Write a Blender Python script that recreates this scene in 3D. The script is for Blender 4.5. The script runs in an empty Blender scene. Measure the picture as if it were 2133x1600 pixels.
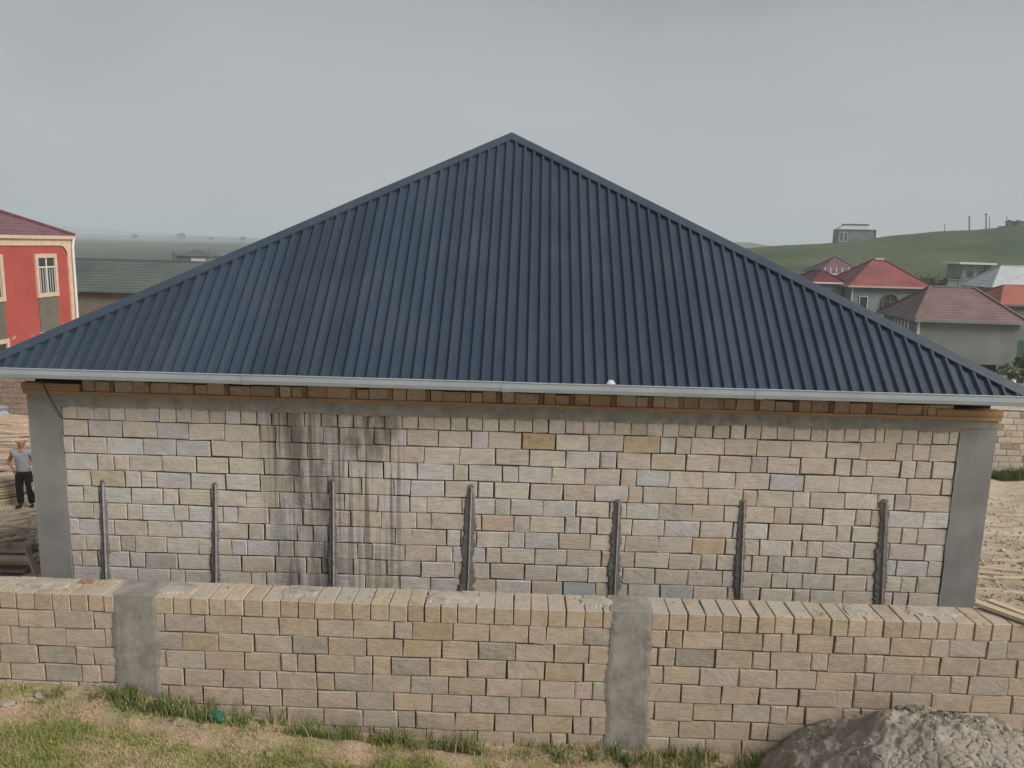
import bpy, bmesh, math, random
import numpy as np
from mathutils import Vector, Matrix
from mathutils import noise as mnoise

# ------------------------------------------------------------------ camera
scene = bpy.context.scene
col = scene.collection
W, H, F = 2133.0, 1600.0, 1650.0
PITCH, ROLL, YAW, HC = math.radians(9.92), math.radians(1.47), math.radians(0.9), 5.2
_cy, _sy = math.cos(YAW), math.sin(YAW)
_r0 = np.array([_cy, _sy, 0.0]); _f0 = np.array([-_sy, _cy, 0.0])
FW = _f0*math.cos(PITCH) + np.array([0, 0, -math.sin(PITCH)])
_u0 = _f0*math.sin(PITCH) + np.array([0, 0, math.cos(PITCH)])
RT = math.cos(ROLL)*_r0 + math.sin(ROLL)*_u0
UP = -math.sin(ROLL)*_r0 + math.cos(ROLL)*_u0
EYE = np.array([0.0, 0.0, HC])
def ray(x, y): return FW + RT*(x-W/2)/F - UP*(y-H/2)/F
def at(x, y, Y):                       # the point seen at photo pixel (x, y) that stands at distance Y
    d = ray(x, y); return EYE + d*(Y/d[1])
def onz(x, y, z):                      # ... or that lies at height z
    d = ray(x, y); return EYE + d*((z-HC)/d[2])
cam = bpy.data.cameras.new('camera'); cam_o = bpy.data.objects.new('camera', cam); col.objects.link(cam_o)
cam.sensor_width = 36.0; cam.lens = F/W*36.0; cam.clip_start = 0.05; cam.clip_end = 30000
cam_o.matrix_world = Matrix(((RT[0], UP[0], -FW[0], 0), (RT[1], UP[1], -FW[1], 0), (RT[2], UP[2], -FW[2], HC), (0, 0, 0, 1)))
scene.camera = cam_o

# ------------------------------------------------------------------ light: hazy overcast sky + soft sun
SUN_DIR = Vector((0.80, -0.42, 0.64)).normalized()     # towards the sun
SUN_EL = math.asin(SUN_DIR.z); SUN_AZ = math.atan2(SUN_DIR.x, SUN_DIR.y)
world = bpy.data.worlds.new('World'); scene.world = world; world.use_nodes = True
wn, wl = world.node_tree.nodes, world.node_tree.links
bg = wn['Background']
sky = wn.new('ShaderNodeTexSky'); sky.sky_type = 'NISHITA'; sky.sun_disc = False
sky.sun_elevation = SUN_EL; sky.sun_rotation = SUN_AZ; sky.dust_density = 4.0; sky.air_density = 1.5
tc = wn.new('ShaderNodeTexCoord'); mp = wn.new('ShaderNodeMapping'); mp.inputs['Scale'].default_value = (1.0, 1.0, 2.6)
nz = wn.new('ShaderNodeTexNoise'); nz.inputs['Scale'].default_value = 1.7; nz.inputs['Detail'].default_value = 4; nz.inputs['Roughness'].default_value = 0.5
cr = wn.new('ShaderNodeValToRGB')
cr.color_ramp.elements[0].position = 0.34; cr.color_ramp.elements[0].color = (2.20, 2.38, 2.66, 1)
cr.color_ramp.elements[1].position = 0.66; cr.color_ramp.elements[1].color = (3.10, 3.10, 3.24, 1)
sep = wn.new('ShaderNodeSeparateXYZ'); hr = wn.new('ShaderNodeMapRange')
hr.inputs['From Min'].default_value = 0.0; hr.inputs['From Max'].default_value = 0.42; hr.inputs['To Min'].default_value = 1.36; hr.inputs['To Max'].default_value = 0.70
hm = wn.new('ShaderNodeVectorMath'); hm.operation = 'MULTIPLY'
mixw = wn.new('ShaderNodeMix'); mixw.data_type = 'RGBA'; mixw.inputs['Factor'].default_value = 0.92
wl.new(tc.outputs['Generated'], mp.inputs['Vector']); wl.new(mp.outputs['Vector'], nz.inputs['Vector'])
wl.new(nz.outputs['Fac'], cr.inputs['Fac']); wl.new(tc.outputs['Generated'], sep.inputs['Vector'])
wl.new(sep.outputs['Z'], hr.inputs['Value']); wl.new(cr.outputs['Color'], hm.inputs[0]); wl.new(hr.outputs['Result'], hm.inputs[1])
wl.new(sky.outputs['Color'], mixw.inputs['A']); wl.new(hm.outputs['Vector'], mixw.inputs['B'])
wl.new(mixw.outputs['Result'], bg.inputs['Color']); bg.inputs['Strength'].default_value = 0.058

sl = bpy.data.lights.new('sun', 'SUN'); sl.energy = 1.5; sl.angle = math.radians(26); sl.color = (1.0, 0.95, 0.87)
so = bpy.data.objects.new('sun', sl); col.objects.link(so)
so.rotation_euler = SUN_DIR.to_track_quat('Z', 'Y').to_euler(); so.location = (8, -6, 20)

vs = scene.view_settings
vs.view_transform = 'Standard'; vs.look = 'None'; vs.gamma = 1.0; vs.use_curve_mapping = False; vs.exposure = 1.25
scene.cycles.volume_bounces = 4
scene.cycles.use_denoising = True

# ------------------------------------------------------------------ helpers
RND = random.Random(11)
def tag(o, label=None, cat=None, group=None, kind=None):
    if label: o['label'] = label
    if cat: o['category'] = cat
    if group: o['group'] = group
    if kind: o['kind'] = kind
    return o
def empty(name, loc=(0, 0, 0), rz=0.0):
    o = bpy.data.objects.new(name, None); col.objects.link(o); o.location = loc; o.rotation_euler[2] = rz
    o.empty_display_size = 0.2
    return o
def link(name, me, parent=None):
    o = bpy.data.objects.new(name, me); col.objects.link(o)
    if parent is not None: o.parent = parent
    return o
def place(o, M):                         # world matrix for an object whose parents sit at the origin or not
    o.matrix_world = M
class MB:
    def __init__(s): s.v = []; s.f = []; s.c = []; s.mi = []
    def quad(s, a, b, c, d, m=0):
        n = len(s.v); s.v += [tuple(a), tuple(b), tuple(c), tuple(d)]; s.f.append((n, n+1, n+2, n+3)); s.mi.append(m)
    def tri(s, a, b, c, m=0):
        n = len(s.v); s.v += [tuple(a), tuple(b), tuple(c)]; s.f.append((n, n+1, n+2)); s.mi.append(m)
    def box(s, x0, x1, y0, y1, z0, z1, M=None, m=0, j=0.0):
        p = [(x, y, z) for z in (z0, z1) for y in (y0, y1) for x in (x0, x1)]
        if j: p = [tuple(k+RND.uniform(-j, j) for k in q) for q in p]
        if M is not None: p = [tuple(M @ Vector(q)) for q in p]
        n = len(s.v); s.v += p
        for f in ((0, 2, 3, 1), (4, 5, 7, 6), (0, 1, 5, 4), (2, 6, 7, 3), (0, 4, 6, 2), (1, 3, 7, 5)):
            s.f.append(tuple(n+i for i in f)); s.mi.append(m)
    def bar(s, a, b, w, h, up=(0, 0, 1), m=0):     # a rectangular bar from a to b
        a, b = Vector(a), Vector(b); d = (b-a).normalized(); u = Vector(up)
        x = d.cross(u)
        if x.length < 1e-4: x = d.cross(Vector((0, 1, 0)))
        x.normalize(); z = x.cross(d)
        M = Matrix(((x.x, d.x, z.x, a.x), (x.y, d.y, z.y, a.y), (x.z, d.z, z.z, a.z), (0, 0, 0, 1)))
        s.box(-w/2, w/2, 0, (b-a).length, -h/2, h/2, M, m)
    def tube(s, pts, radii, n=8, cap=True, m=0):
        pts = [Vector(p) for p in pts]
        if not hasattr(radii, '__len__'): radii = [radii]*len(pts)
        base = len(s.v)
        for i, p in enumerate(pts):
            d = (pts[min(i+1, len(pts)-1)]-pts[max(i-1, 0)]).normalized()
            x = d.cross(Vector((0.13, 0.31, 0.94)))
            if x.length < 0.05: x = d.cross(Vector((1, 0, 0)))
            x.normalize(); y = d.cross(x)
            for k in range(n):
                t = 2*math.pi*k/n; s.v.append(tuple(p+(x*math.cos(t)+y*math.sin(t))*radii[i]))
        for i in range(len(pts)-1):
            for k in range(n):
                a, b = base+i*n+k, base+i*n+(k+1) % n
                s.f.append((a, b, b+n, a+n)); s.mi.append(m)
        if cap:
            s.f.append(tuple(base+k for k in reversed(range(n)))); s.mi.append(m)
            s.f.append(tuple(base+(len(pts)-1)*n+k for k in range(n))); s.mi.append(m)
    def mesh(s, name, mat, smooth=False):
        me = bpy.data.meshes.new(name); me.from_pydata(s.v, [], s.f)
        for m in (mat if isinstance(mat, (list, tuple)) else [mat]): me.materials.append(m)
        me.polygons.foreach_set('material_index', s.mi)
        if smooth: me.polygons.foreach_set('use_smooth', [True]*len(s.f))
        me.update(); return me
    def build(s, name, mat, parent=None, smooth=False): return link(name, s.mesh(name, mat, smooth), parent)

# ------------------------------------------------------------------ materials
def nt(name):
    m = bpy.data.materials.new(name); m.use_nodes = True
    n, l = m.node_tree.nodes, m.node_tree.links
    return m, n, l, n['Principled BSDF']
def mixrgb(n, l, a, b, fac, mode='MIX'):
    x = n.new('ShaderNodeMix'); x.data_type = 'RGBA'; x.blend_type = mode
    for s, v in (('A', a), ('B', b), ('Factor', fac)):
        if hasattr(v, 'is_linked') or hasattr(v, 'links'): l.new(v, x.inputs[s])
        elif s == 'Factor': x.inputs[s].default_value = v
        else: x.inputs[s].default_value = (*v, 1)
    return x.outputs['Result']
def noise(n, l, scale, detail=4, rough=0.55, vec=None, dist=0.0):
    x = n.new('ShaderNodeTexNoise'); x.inputs['Scale'].default_value = scale; x.inputs['Detail'].default_value = detail
    x.inputs['Roughness'].default_value = rough; x.inputs['Distortion'].default_value = dist
    if vec is not None: l.new(vec, x.inputs['Vector'])
    return x.outputs['Fac']
def ramp(n, l, fac, p0, p1, v0=0.0, v1=1.0):
    x = n.new('ShaderNodeMapRange'); x.inputs['From Min'].default_value = p0; x.inputs['From Max'].default_value = p1
    x.inputs['To Min'].default_value = v0; x.inputs['To Max'].default_value = v1; l.new(fac, x.inputs['Value']); return x.outputs['Result']
def math_(n, l, op, a, b=None):
    x = n.new('ShaderNodeMath'); x.operation = op
    for i, v in enumerate((a, b)):
        if v is None: continue
        if hasattr(v, 'links'): l.new(v, x.inputs[i])
        else: x.inputs[i].default_value = v
    return x.outputs[0]
def bump(n, l, h, strength, dist, bsdf):
    b = n.new('ShaderNodeBump'); b.inputs['Strength'].default_value = strength; b.inputs['Distance'].default_value = dist
    l.new(h, b.inputs['Height']); l.new(b.outputs['Normal'], bsdf.inputs['Normal'])
def posn(n): return n.new('ShaderNodeNewGeometry').outputs['Position']
def mapped(n, l, vec, sc):
    x = n.new('ShaderNodeMapping'); x.inputs['Scale'].default_value = sc; l.new(vec, x.inputs['Vector']); return x.outputs['Vector']

def plain(name, c, rough=0.8, var=0.25, scale=3.0, bmp=0.0, bscale=40.0, metal=0.0, spec=0.3, c2=None):
    m, n, l, b = nt(name); p = posn(n)
    f = noise(n, l, scale, 5, 0.6, p)
    d = tuple(k*(1-var) for k in c) if c2 is None else c2
    r = ramp(n, l, f, 0.3, 0.7)
    l.new(mixrgb(n, l, d, tuple(min(1, k*(1+var*0.5)) for k in c), r), b.inputs['Base Color'])
    b.inputs['Roughness'].default_value = rough; b.inputs['Metallic'].default_value = metal; b.inputs['Specular IOR Level'].default_value = spec
    if bmp: bump(n, l, noise(n, l, bscale, 6, 0.65, p), bmp, 0.01, b)
    return m

def stone(name, attr=None, stains=False, smear=False):
    """sawn shell-limestone block: the base tone comes from the object (or a colour attribute)"""
    m, n, l, b = nt(name); p = posn(n)
    if attr:
        a = n.new('ShaderNodeAttribute'); a.attribute_name = attr; base = a.outputs['Color']
    else:
        base = n.new('ShaderNodeObjectInfo').outputs['Color']
    f1 = noise(n, l, 7.0, 6, 0.65, p); vr = n.new('ShaderNodeVectorRotate'); vr.rotation_type = 'Y_AXIS'; l.new(p, vr.inputs['Vector'])
    oi_ = n.new('ShaderNodeObjectInfo'); l.new(math_(n, l, 'MULTIPLY', math_(n, l, 'POWER', math_(n, l, 'SUBTRACT', math_(n, l, 'MULTIPLY', oi_.outputs['Random'], 2.0), 1.0), 3.0), 0.9), vr.inputs['Angle'])
    f2 = noise(n, l, 1.0, 4, 0.6, mapped(n, l, vr.outputs['Vector'], (5, 5, 48)), 1.0); f3 = noise(n, l, 95.0, 4, 0.7, p)
    c = mixrgb(n, l, base, (0.72, 0.69, 0.66), ramp(n, l, f1, 0.32, 0.72, 0.70, 0.0), 'MULTIPLY')
    c = mixrgb(n, l, c, (0.60, 0.55, 0.49), ramp(n, l, f2, 0.46, 0.68, 0.0, 0.45), 'MULTIPLY')
    c = mixrgb(n, l, c, (0.35, 0.29, 0.22), ramp(n, l, f3, 0.55, 0.70, 0.0, 0.60), 'MULTIPLY')
    c = mixrgb(n, l, c, (0.55, 0.50, 0.44), ramp(n, l, noise(n, l, 19.0, 5, 0.7, p), 0.50, 0.70, 0.0, 0.45))
    if smear:      # grey mortar dropped on the upper faces
        g = n.new('ShaderNodeNewGeometry'); s = n.new('ShaderNodeSeparateXYZ'); l.new(g.outputs['True Normal'], s.inputs[0])
        upf = ramp(n, l, s.outputs['Z'], 0.5, 0.8)
        f = ramp(n, l, noise(n, l, 2.3, 7, 0.68, p), 0.42, 0.55)
        c = mixrgb(n, l, c, (0.46, 0.43, 0.385), math_(n, l, 'MULTIPLY', math_(n, l, 'MULTIPLY', upf, f), 0.8))
        pit = ramp(n, l, noise(n, l, 16.0, 4, 0.8, p), 0.61, 0.66)
        c = mixrgb(n, l, c, (0.10, 0.09, 0.075), math_(n, l, 'MULTIPLY', upf, pit))
    if stains:     # old run-off stains, dark streaks that come down from the ring beam
        s = n.new('ShaderNodeSeparateXYZ'); l.new(p, s.inputs[0]); X, Z = s.outputs['X'], s.outputs['Z']
        band = math_(n, l, 'MULTIPLY', ramp(n, l, X, -3.15, -2.75), ramp(n, l, X, -2.05, -2.30))
        n1 = ramp(n, l, noise(n, l, 1.0, 4, 0.6, mapped(n, l, p, (4.5, 0.1, 0.9))), 0.34, 0.58)
        wash = math_(n, l, 'MULTIPLY', band, n1)
        band2 = math_(n, l, 'MULTIPLY', ramp(n, l, X, -3.2, -2.9), ramp(n, l, X, -1.35, -1.50))
        n2 = ramp(n, l, noise(n, l, 1.0, 3, 0.55, mapped(n, l, p, (21, 0.1, 0.45))), 0.48, 0.59)
        streak = math_(n, l, 'MULTIPLY', math_(n, l, 'MULTIPLY', band2, n2), ramp(n, l, Z, 0.9, 2.6, 0.45, 1.0))
        top = math_(n, l, 'MULTIPLY', math_(n, l, 'MULTIPLY', ramp(n, l, X, -2.25, -2.1), ramp(n, l, X, -1.42, -1.50)), ramp(n, l, Z, 2.45, 2.85))
        top = math_(n, l, 'MULTIPLY', top, ramp(n, l, noise(n, l, 1.0, 4, 0.6, mapped(n, l, p, (7, 0.1, 2.0))), 0.35, 0.6))
        tot = math_(n, l, 'MAXIMUM', math_(n, l, 'MAXIMUM', math_(n, l, 'MULTIPLY', wash, 0.85), math_(n, l, 'MULTIPLY', streak, 0.85)), math_(n, l, 'MULTIPLY', top, 0.8))
        c = mixrgb(n, l, c, (0.085, 0.08, 0.075), math_(n, l, 'MULTIPLY', tot, 0.92))
    l.new(c, b.inputs['Base Color']); b.inputs['Roughness'].default_value = 0.92; b.inputs['Specular IOR Level'].default_value = 0.15
    h = math_(n, l, 'ADD', math_(n, l, 'MULTIPLY', f3, 0.5), math_(n, l, 'ADD', f1, math_(n, l, 'MULTIPLY', f2, 0.6)))
    bump(n, l, h, 0.75, 0.016, b)
    return m

def concrete(name, c, scale=2.2, dark=0.6, bmp=0.35):
    m, n, l, b = nt(name); p = posn(n)
    f = noise(n, l, scale, 7, 0.6, p); f2 = noise(n, l, 60, 5, 0.7, p); f3 = noise(n, l, 1.0, 4, 0.6, mapped(n, l, p, (9, 9, 0.8)))
    k = mixrgb(n, l, tuple(x*dark for x in c), c, ramp(n, l, f, 0.3, 0.68))
    k = mixrgb(n, l, k, tuple(x*1.2 for x in c), ramp(n, l, f3, 0.5, 0.75, 0, 0.35))
    k = mixrgb(n, l, k, (0.10, 0.10, 0.09), ramp(n, l, f2, 0.60, 0.75, 0, 0.35))
    l.new(k, b.inputs['Base Color']); b.inputs['Roughness'].default_value = 0.9; b.inputs['Specular IOR Level'].default_value = 0.2
    bump(n, l, math_(n, l, 'ADD', f, math_(n, l, 'MULTIPLY', f2, 0.5)), bmp, 0.012, b)
    return m

def wood(name, c, dark):
    m, n, l, b = nt(name); tcn = n.new('ShaderNodeTexCoord'); oi = n.new('ShaderNodeObjectInfo')
    v = mapped(n, l, tcn.outputs['Object'], (1.2, 26, 26)); f = noise(n, l, 1.0, 5, 0.6, v, 0.6)
    k = mixrgb(n, l, dark, c, ramp(n, l, f, 0.3, 0.65))
    k = mixrgb(n, l, k, tuple(x*0.6 for x in c), ramp(n, l, oi.outputs['Random'], 0, 1, 0, 0.55))
    k = mixrgb(n, l, k, (0.22, 0.19, 0.16), ramp(n, l, noise(n, l, 2.4, 5, 0.6, posn(n)), 0.5, 0.75, 0, 0.5))
    l.new(k, b.inputs['Base Color']); b.inputs['Roughness'].default_value = 0.8; bump(n, l, f, 0.3, 0.004, b)
    return m

def metal_roof(name, c, rough=0.42):
    m, n, l, b = nt(name); p = posn(n); oi = n.new('ShaderNodeObjectInfo')
    f = noise(n, l, 1.3, 5, 0.6, p); f2 = noise(n, l, 24, 5, 0.7, p)
    k = mixrgb(n, l, tuple(x*0.82 for x in c), tuple(x*1.12 for x in c), ramp(n, l, oi.outputs['Random'], 0, 1))
    k = mixrgb(n, l, k, (0.12, 0.135, 0.15), ramp(n, l, f, 0.45, 0.8, 0, 0.22))
    k = mixrgb(n, l, k, (0.15, 0.15, 0.15), ramp(n, l, f2, 0.56, 0.8, 0, 0.22))
    st = noise(n, l, 1.0, 5, 0.65, mapped(n, l, p, (9, 0.5, 0.5)))
    k = mixrgb(n, l, k, (0.13, 0.145, 0.165), ramp(n, l, st, 0.50, 0.78, 0, 0.22))
    l.new(k, b.inputs['Base Color']); b.inputs['Specular IOR Level'].default_value = 0.55
    l.new(ramp(n, l, f2, 0.3, 0.7, rough-0.08, rough+0.14), b.inputs['Roughness'])
    return m

M = {}
M['stone_house'] = stone('limestone_house', stains=True)
M['stone_house_mass'] = stone('limestone_house_mass', attr='tone', stains=True)
M['stone_wall'] = stone('limestone_wall', smear=True)
M['stone_wall_mass'] = stone('limestone_wall_mass', attr='tone', smear=True)
M['mortar'] = plain('joint_mortar', (0.10, 0.082, 0.063), 0.95, 0.5, 9, 0.5, 50)
M['pillar'] = concrete('cast_concrete', (0.265, 0.262, 0.25), 2.4, 0.70)
M['pillar_wall'] = concrete('weathered_concrete', (0.36, 0.34, 0.305), 4.5, 0.55, 0.9)
M['beam'] = concrete('rough_concrete', (0.34, 0.325, 0.285), 6.0, 0.55, 0.9)
M['wet_mortar'] = concrete('grey_mortar', (0.225, 0.21, 0.185), 14.0, 0.5, 1.0)
M['shard'] = plain('terracotta', (0.36, 0.20, 0.13), 0.8, 0.3, 20)
M['smear'] = concrete('spilt_mortar', (0.52, 0.475, 0.41), 7.0, 0.55, 0.9)
M['steel'] = plain('bare_steel', (0.36, 0.36, 0.36), 0.55, 0.4, 12, 0.1, 60, 0.35)
M['roof'] = metal_roof('painted_roof_metal', (0.036, 0.058, 0.090), 0.32)
M['roof_cap'] = metal_roof('painted_cap_metal', (0.040, 0.058, 0.083), 0.42)
M['gutter'] = plain('gutter_metal', (0.38, 0.43, 0.47), 0.35, 0.12, 2.5, 0.05, 30, 0.0, 0.5)
M['dark'] = plain('underside_shade_black', (0.02, 0.018, 0.016), 0.9, 0.2)  # near-black: the shade under the roof is put into the colour
M['timber_glaze'] = wood('orange_timber', (0.46, 0.28, 0.135), (0.27, 0.14, 0.06))
M['timber_red'] = wood('red_brown_timber', (0.30, 0.14, 0.065), (0.15, 0.065, 0.03))
M['timber'] = wood('pale_timber', (0.74, 0.61, 0.44), (0.54, 0.40, 0.26))
M['timber_grey'] = wood('weathered_timber', (0.50, 0.42, 0.32), (0.30, 0.24, 0.17))
M['glass'] = plain('window_glass', (0.05, 0.055, 0.06), 0.12, 0.3, 2.0, spec=0.6)
M['white'] = plain('white_paint', (0.72, 0.71, 0.68), 0.5, 0.1)
M['cream'] = plain('cream_plaster', (0.62, 0.47, 0.36), 0.8, 0.18, 4)
M['grey_plaster'] = plain('grey_plaster', (0.235, 0.245, 0.235), 0.9, 0.25, 0.6, 0.3, 12)
M['blue_plaster'] = plain('blue_grey_plaster', (0.22, 0.26, 0.265), 0.9, 0.2, 0.8)
M['panel_grey'] = plain('grey_render_panel', (0.155, 0.145, 0.12), 0.9, 0.2, 2)
M['maroon'] = plain('maroon_tiles', (0.19, 0.105, 0.125), 0.6, 0.25, 1.2)
M['brown_tile'] = plain('brown_tiles', (0.24, 0.15, 0.145), 0.6, 0.25, 1.0)
M['red_tile'] = plain('red_tiles', (0.29, 0.095, 0.098), 0.6, 0.25, 0.7)
M['dark_red'] = plain('dark_red_tiles', (0.17, 0.042, 0.055), 0.6, 0.25, 0.7)
M['orange_tile'] = plain('orange_tiles', (0.42, 0.15, 0.11), 0.6, 0.2, 0.7)
M['silver'] = plain('bare_zinc', (0.62, 0.64, 0.66), 0.4, 0.2, 1.0, metal=0.3)
M['green_roof'] = plain('green_grey_sheets', (0.165, 0.20, 0.175), 0.7, 0.4, 0.35, c2=(0.12, 0.155, 0.155))
M['shed_wall'] = plain('shed_wall', (0.23, 0.195, 0.165), 0.9, 0.3, 0.8, 0.3, 10)
M['dark_roof'] = plain('dark_far_roof', (0.10, 0.10, 0.115), 0.7, 0.2, 0.5)
M['far_brown'] = plain('brown_blockwork', (0.21, 0.165, 0.13), 0.9, 0.3, 0.6)
M['skin'] = plain('skin', (0.36, 0.19, 0.13), 0.55, 0.15, 20)
M['shirt'] = plain('grey_cotton', (0.33, 0.33, 0.36), 0.9, 0.15, 12)
M['trousers'] = plain('black_cloth', (0.014, 0.014, 0.016), 0.85, 0.2, 12)
M['shoe'] = plain('black_leather', (0.02, 0.018, 0.018), 0.5, 0.2)
M['hair'] = plain('grey_hair', (0.12, 0.11, 0.10), 0.9, 0.2, 40)
M['tarp'] = plain('blue_grey_tarp', (0.30, 0.34, 0.42), 0.5, 0.3, 4)
M['bag'] = plain('white_plastic', (0.7, 0.7, 0.68), 0.45, 0.1)
M['teal'] = plain('teal_plastic', (0.03, 0.16, 0.13), 0.45, 0.3, 14)
M['pole'] = plain('weathered_pole', (0.10, 0.09, 0.08), 0.9, 0.2)
M['wire'] = plain('black_wire', (0.03, 0.03, 0.03), 0.6, 0.1)
M['bark'] = plain('bark', (0.08, 0.06, 0.045), 0.95, 0.3, 10)
M['leaf'] = plain('leaf', (0.05, 0.085, 0.035), 0.8, 0.45, 2.5)
M['leaf_far'] = plain('far_leaf', (0.05, 0.07, 0.04), 0.8, 0.3, 0.4)

def red_render():
    m, n, l, b = nt('red_render'); p = posn(n)
    k = mixrgb(n, l, (0.36, 0.072, 0.060), (0.42, 0.098, 0.080), ramp(n, l, noise(n, l, 0.8, 5, 0.6, p), 0.3, 0.7))
    s = n.new('ShaderNodeSeparateXYZ'); l.new(p, s.inputs[0])
    low = ramp(n, l, s.outputs['Z'], 2.4, 1.0)
    peel = math_(n, l, 'MULTIPLY', low, ramp(n, l, noise(n, l, 3.2, 5, 0.65, p), 0.60, 0.66))
    k = mixrgb(n, l, k, (0.55, 0.36, 0.30), math_(n, l, 'MULTIPLY', peel, 0.8))
    l.new(k, b.inputs['Base Color']); b.inputs['Roughness'].default_value = 0.85; b.inputs['Specular IOR Level'].default_value = 0.2
    return m
M['red'] = red_render()

# ------------------------------------------------------------------ ground
def sstep(a, b, x):
    t = np.clip((np.asarray(x, float)-a)/(b-a), 0, 1); return t*t*(3-2*t)
def vnoise(x, y, s, seed=0):
    """cheap smooth value noise on arrays"""
    x = np.asarray(x, float)/s + seed*17.13; y = np.asarray(y, float)/s + seed*9.71
    xi, yi = np.floor(x), np.floor(y); fx, fy = x-xi, y-yi; fx = fx*fx*(3-2*fx); fy = fy*fy*(3-2*fy)
    def h(a, b):
        t = np.sin(a*127.1+b*311.7+seed*74.7)*43758.5453; return t-np.floor(t)
    return (h(xi, yi)*(1-fx)+h(xi+1, yi)*fx)*(1-fy)+(h(xi, yi+1)*(1-fx)+h(xi+1, yi+1)*fx)*fy
WY0, WY1, WTOP = 7.73, 8.10, 1.478           # near wall: front, back, top
def ground_z(x, y):
    x = np.asarray(x, float); y = np.asarray(y, float)
    bank = np.interp(x, [-30, -7, -5.5, -4.2, -3.4, -2.0, -0.8, 0.4, 1.5, 3.0, 30], [0.9, 0.52, 0.44, 0.41, 0.33, 0.17, 0.06, -0.05, -0.09, -0.10, -0.1])
    ditch = (np.exp(-((y-7.62)/0.20)**2))*np.interp(x, [-30, -4.3, -3.4, -2.0, -0.6, 0.5, 30], [0, 0, 0.15, 0.22, 0.16, 0.03, 0.0])
    lump = (vnoise(x, y, 0.55, 1)-0.5)*0.09 + (vnoise(x, y, 0.2, 2)-0.5)*0.045 + (vnoise(x, y, 0.09, 3)-0.5)*0.02
    front = bank - ditch + lump*sstep(7.75, 7.45, y)
    yard = -1.5*sstep(9.0, 20.0, y) + ((vnoise(x, y*2.2, 1.1, 4)-0.5)*0.16+(vnoise(x, y*2.5, 0.45, 5)-0.5)*0.09)*sstep(9.3, 10.5, y)*sstep(60, 30, y)
    z = np.where(y < 7.9, front, yard)
    z = z + sstep(60, 400, y)*(vnoise(x, y, 140, 6)-0.5)*1.2*sstep(3000, 900, y)
    return z
def grid_object(name, xs, ys, zf, mat, kind='structure', smooth=True):
    X, Y = np.meshgrid(xs, ys); Z = zf(X, Y); nx, ny = len(xs), len(ys)
    v = np.stack([X, Y, Z], -1).reshape(-1, 3)
    i = np.arange(nx*ny).reshape(ny, nx); f = np.stack([i[:-1, :-1], i[:-1, 1:], i[1:, 1:], i[1:, :-1]], -1).reshape(-1, 4)
    me = bpy.data.meshes.new(name); me.vertices.add(len(v)); me.vertices.foreach_set('co', v.ravel())
    me.loops.add(f.size); me.loops.foreach_set('vertex_index', f.ravel().astype(np.int32))
    me.polygons.add(len(f)); me.polygons.foreach_set('loop_start', (np.arange(len(f))*4).astype(np.int32))
    if smooth: me.polygons.foreach_set('use_smooth', np.ones(len(f), bool))
    me.materials.append(mat); me.update(calc_edges=True)
    o = link(name, me); tag(o, kind=kind); return o

def ground_material():
    m, n, l, b = nt('ground'); p = posn(n); s = n.new('ShaderNodeSeparateXYZ'); l.new(p, s.inputs[0]); Y = s.outputs['Y']
    # front bank: soil with dry straw
    f1 = noise(n, l, 2.2, 6, 0.65, p); f2 = noise(n, l, 22, 5, 0.7, p); f3 = noise(n, l, 90, 3, 0.7, p)
    soil = mixrgb(n, l, (0.36, 0.25, 0.17), (0.60, 0.46, 0.33), ramp(n, l, f2, 0.3, 0.7))
    soil = mixrgb(n, l, soil, (0.29, 0.29, 0.12), ramp(n, l, f1, 0.44, 0.6, 0, 0.85))
    soil = mixrgb(n, l, soil, (0.52, 0.42, 0.28), ramp(n, l, f3, 0.6, 0.75, 0, 0.5))
    # building yard: sandy, rutted, dusted with limestone
    sv = mapped(n, l, p, (0.8, 1.4, 1.0))
    g1 = noise(n, l, 1.1, 8, 0.7, sv, 0.2); g2 = noise(n, l, 9.0, 7, 0.75, sv)
    sand = mixrgb(n, l, (0.40, 0.32, 0.225), (0.70, 0.59, 0.455), ramp(n, l, g1, 0.32, 0.66))
    sand = mixrgb(n, l, sand, (0.24, 0.175, 0.11), ramp(n, l, g2, 0.56, 0.70, 0, 0.7))
    sand = mixrgb(n, l, sand, (0.17, 0.17, 0.07), ramp(n, l, noise(n, l, 0.5, 4, 0.6, p), 0.58, 0.7, 0, 0.5))
    # open country: pasture and pale fields
    fv = mapped(n, l, p, (0.004, 0.0016, 0.0)); h1 = noise(n, l, 1.0, 4, 0.55, fv); h2 = noise(n, l, 0.05, 6, 0.6, p)
    field = mixrgb(n, l, (0.050, 0.088, 0.058), (0.12, 0.14, 0.11), ramp(n, l, h1, 0.42, 0.62))
    field = mixrgb(n, l, field, (0.055, 0.075, 0.035), ramp(n, l, h2, 0.5, 0.75, 0, 0.7))
    k = mixrgb(n, l, soil, sand, ramp(n, l, Y, 7.85, 8.0)); k = mixrgb(n, l, k, field, ramp(n, l, Y, 38, 52))
    l.new(k, b.inputs['Base Color']); b.inputs['Roughness'].default_value = 0.96; b.inputs['Specular IOR Level'].default_value = 0.1
    bump(n, l, math_(n, l, 'ADD', f2, math_(n, l, 'ADD', g2, math_(n, l, 'MULTIPLY', f3, 0.4))), 0.8, 0.03, b)
    return m
xs = np.concatenate([-np.geomspace(7000, 26, 26), np.arange(-24, -8, 0.25), np.arange(-8, 8.001, 0.055), np.arange(8.25, 24, 0.25), np.geomspace(26, 7000, 26)])
ys = np.concatenate([np.arange(-60, 4, 8.0), np.arange(4.2, 6.2, 0.25), np.arange(6.2, 7.9, 0.045), [7.96, 8.3, 8.7, 9.2], np.arange(9.5, 32, 0.22), np.arange(33, 60, 2.5), np.geomspace(62, 7000, 46)])
grid_object('ground', xs, ys, ground_z, ground_material())

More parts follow.
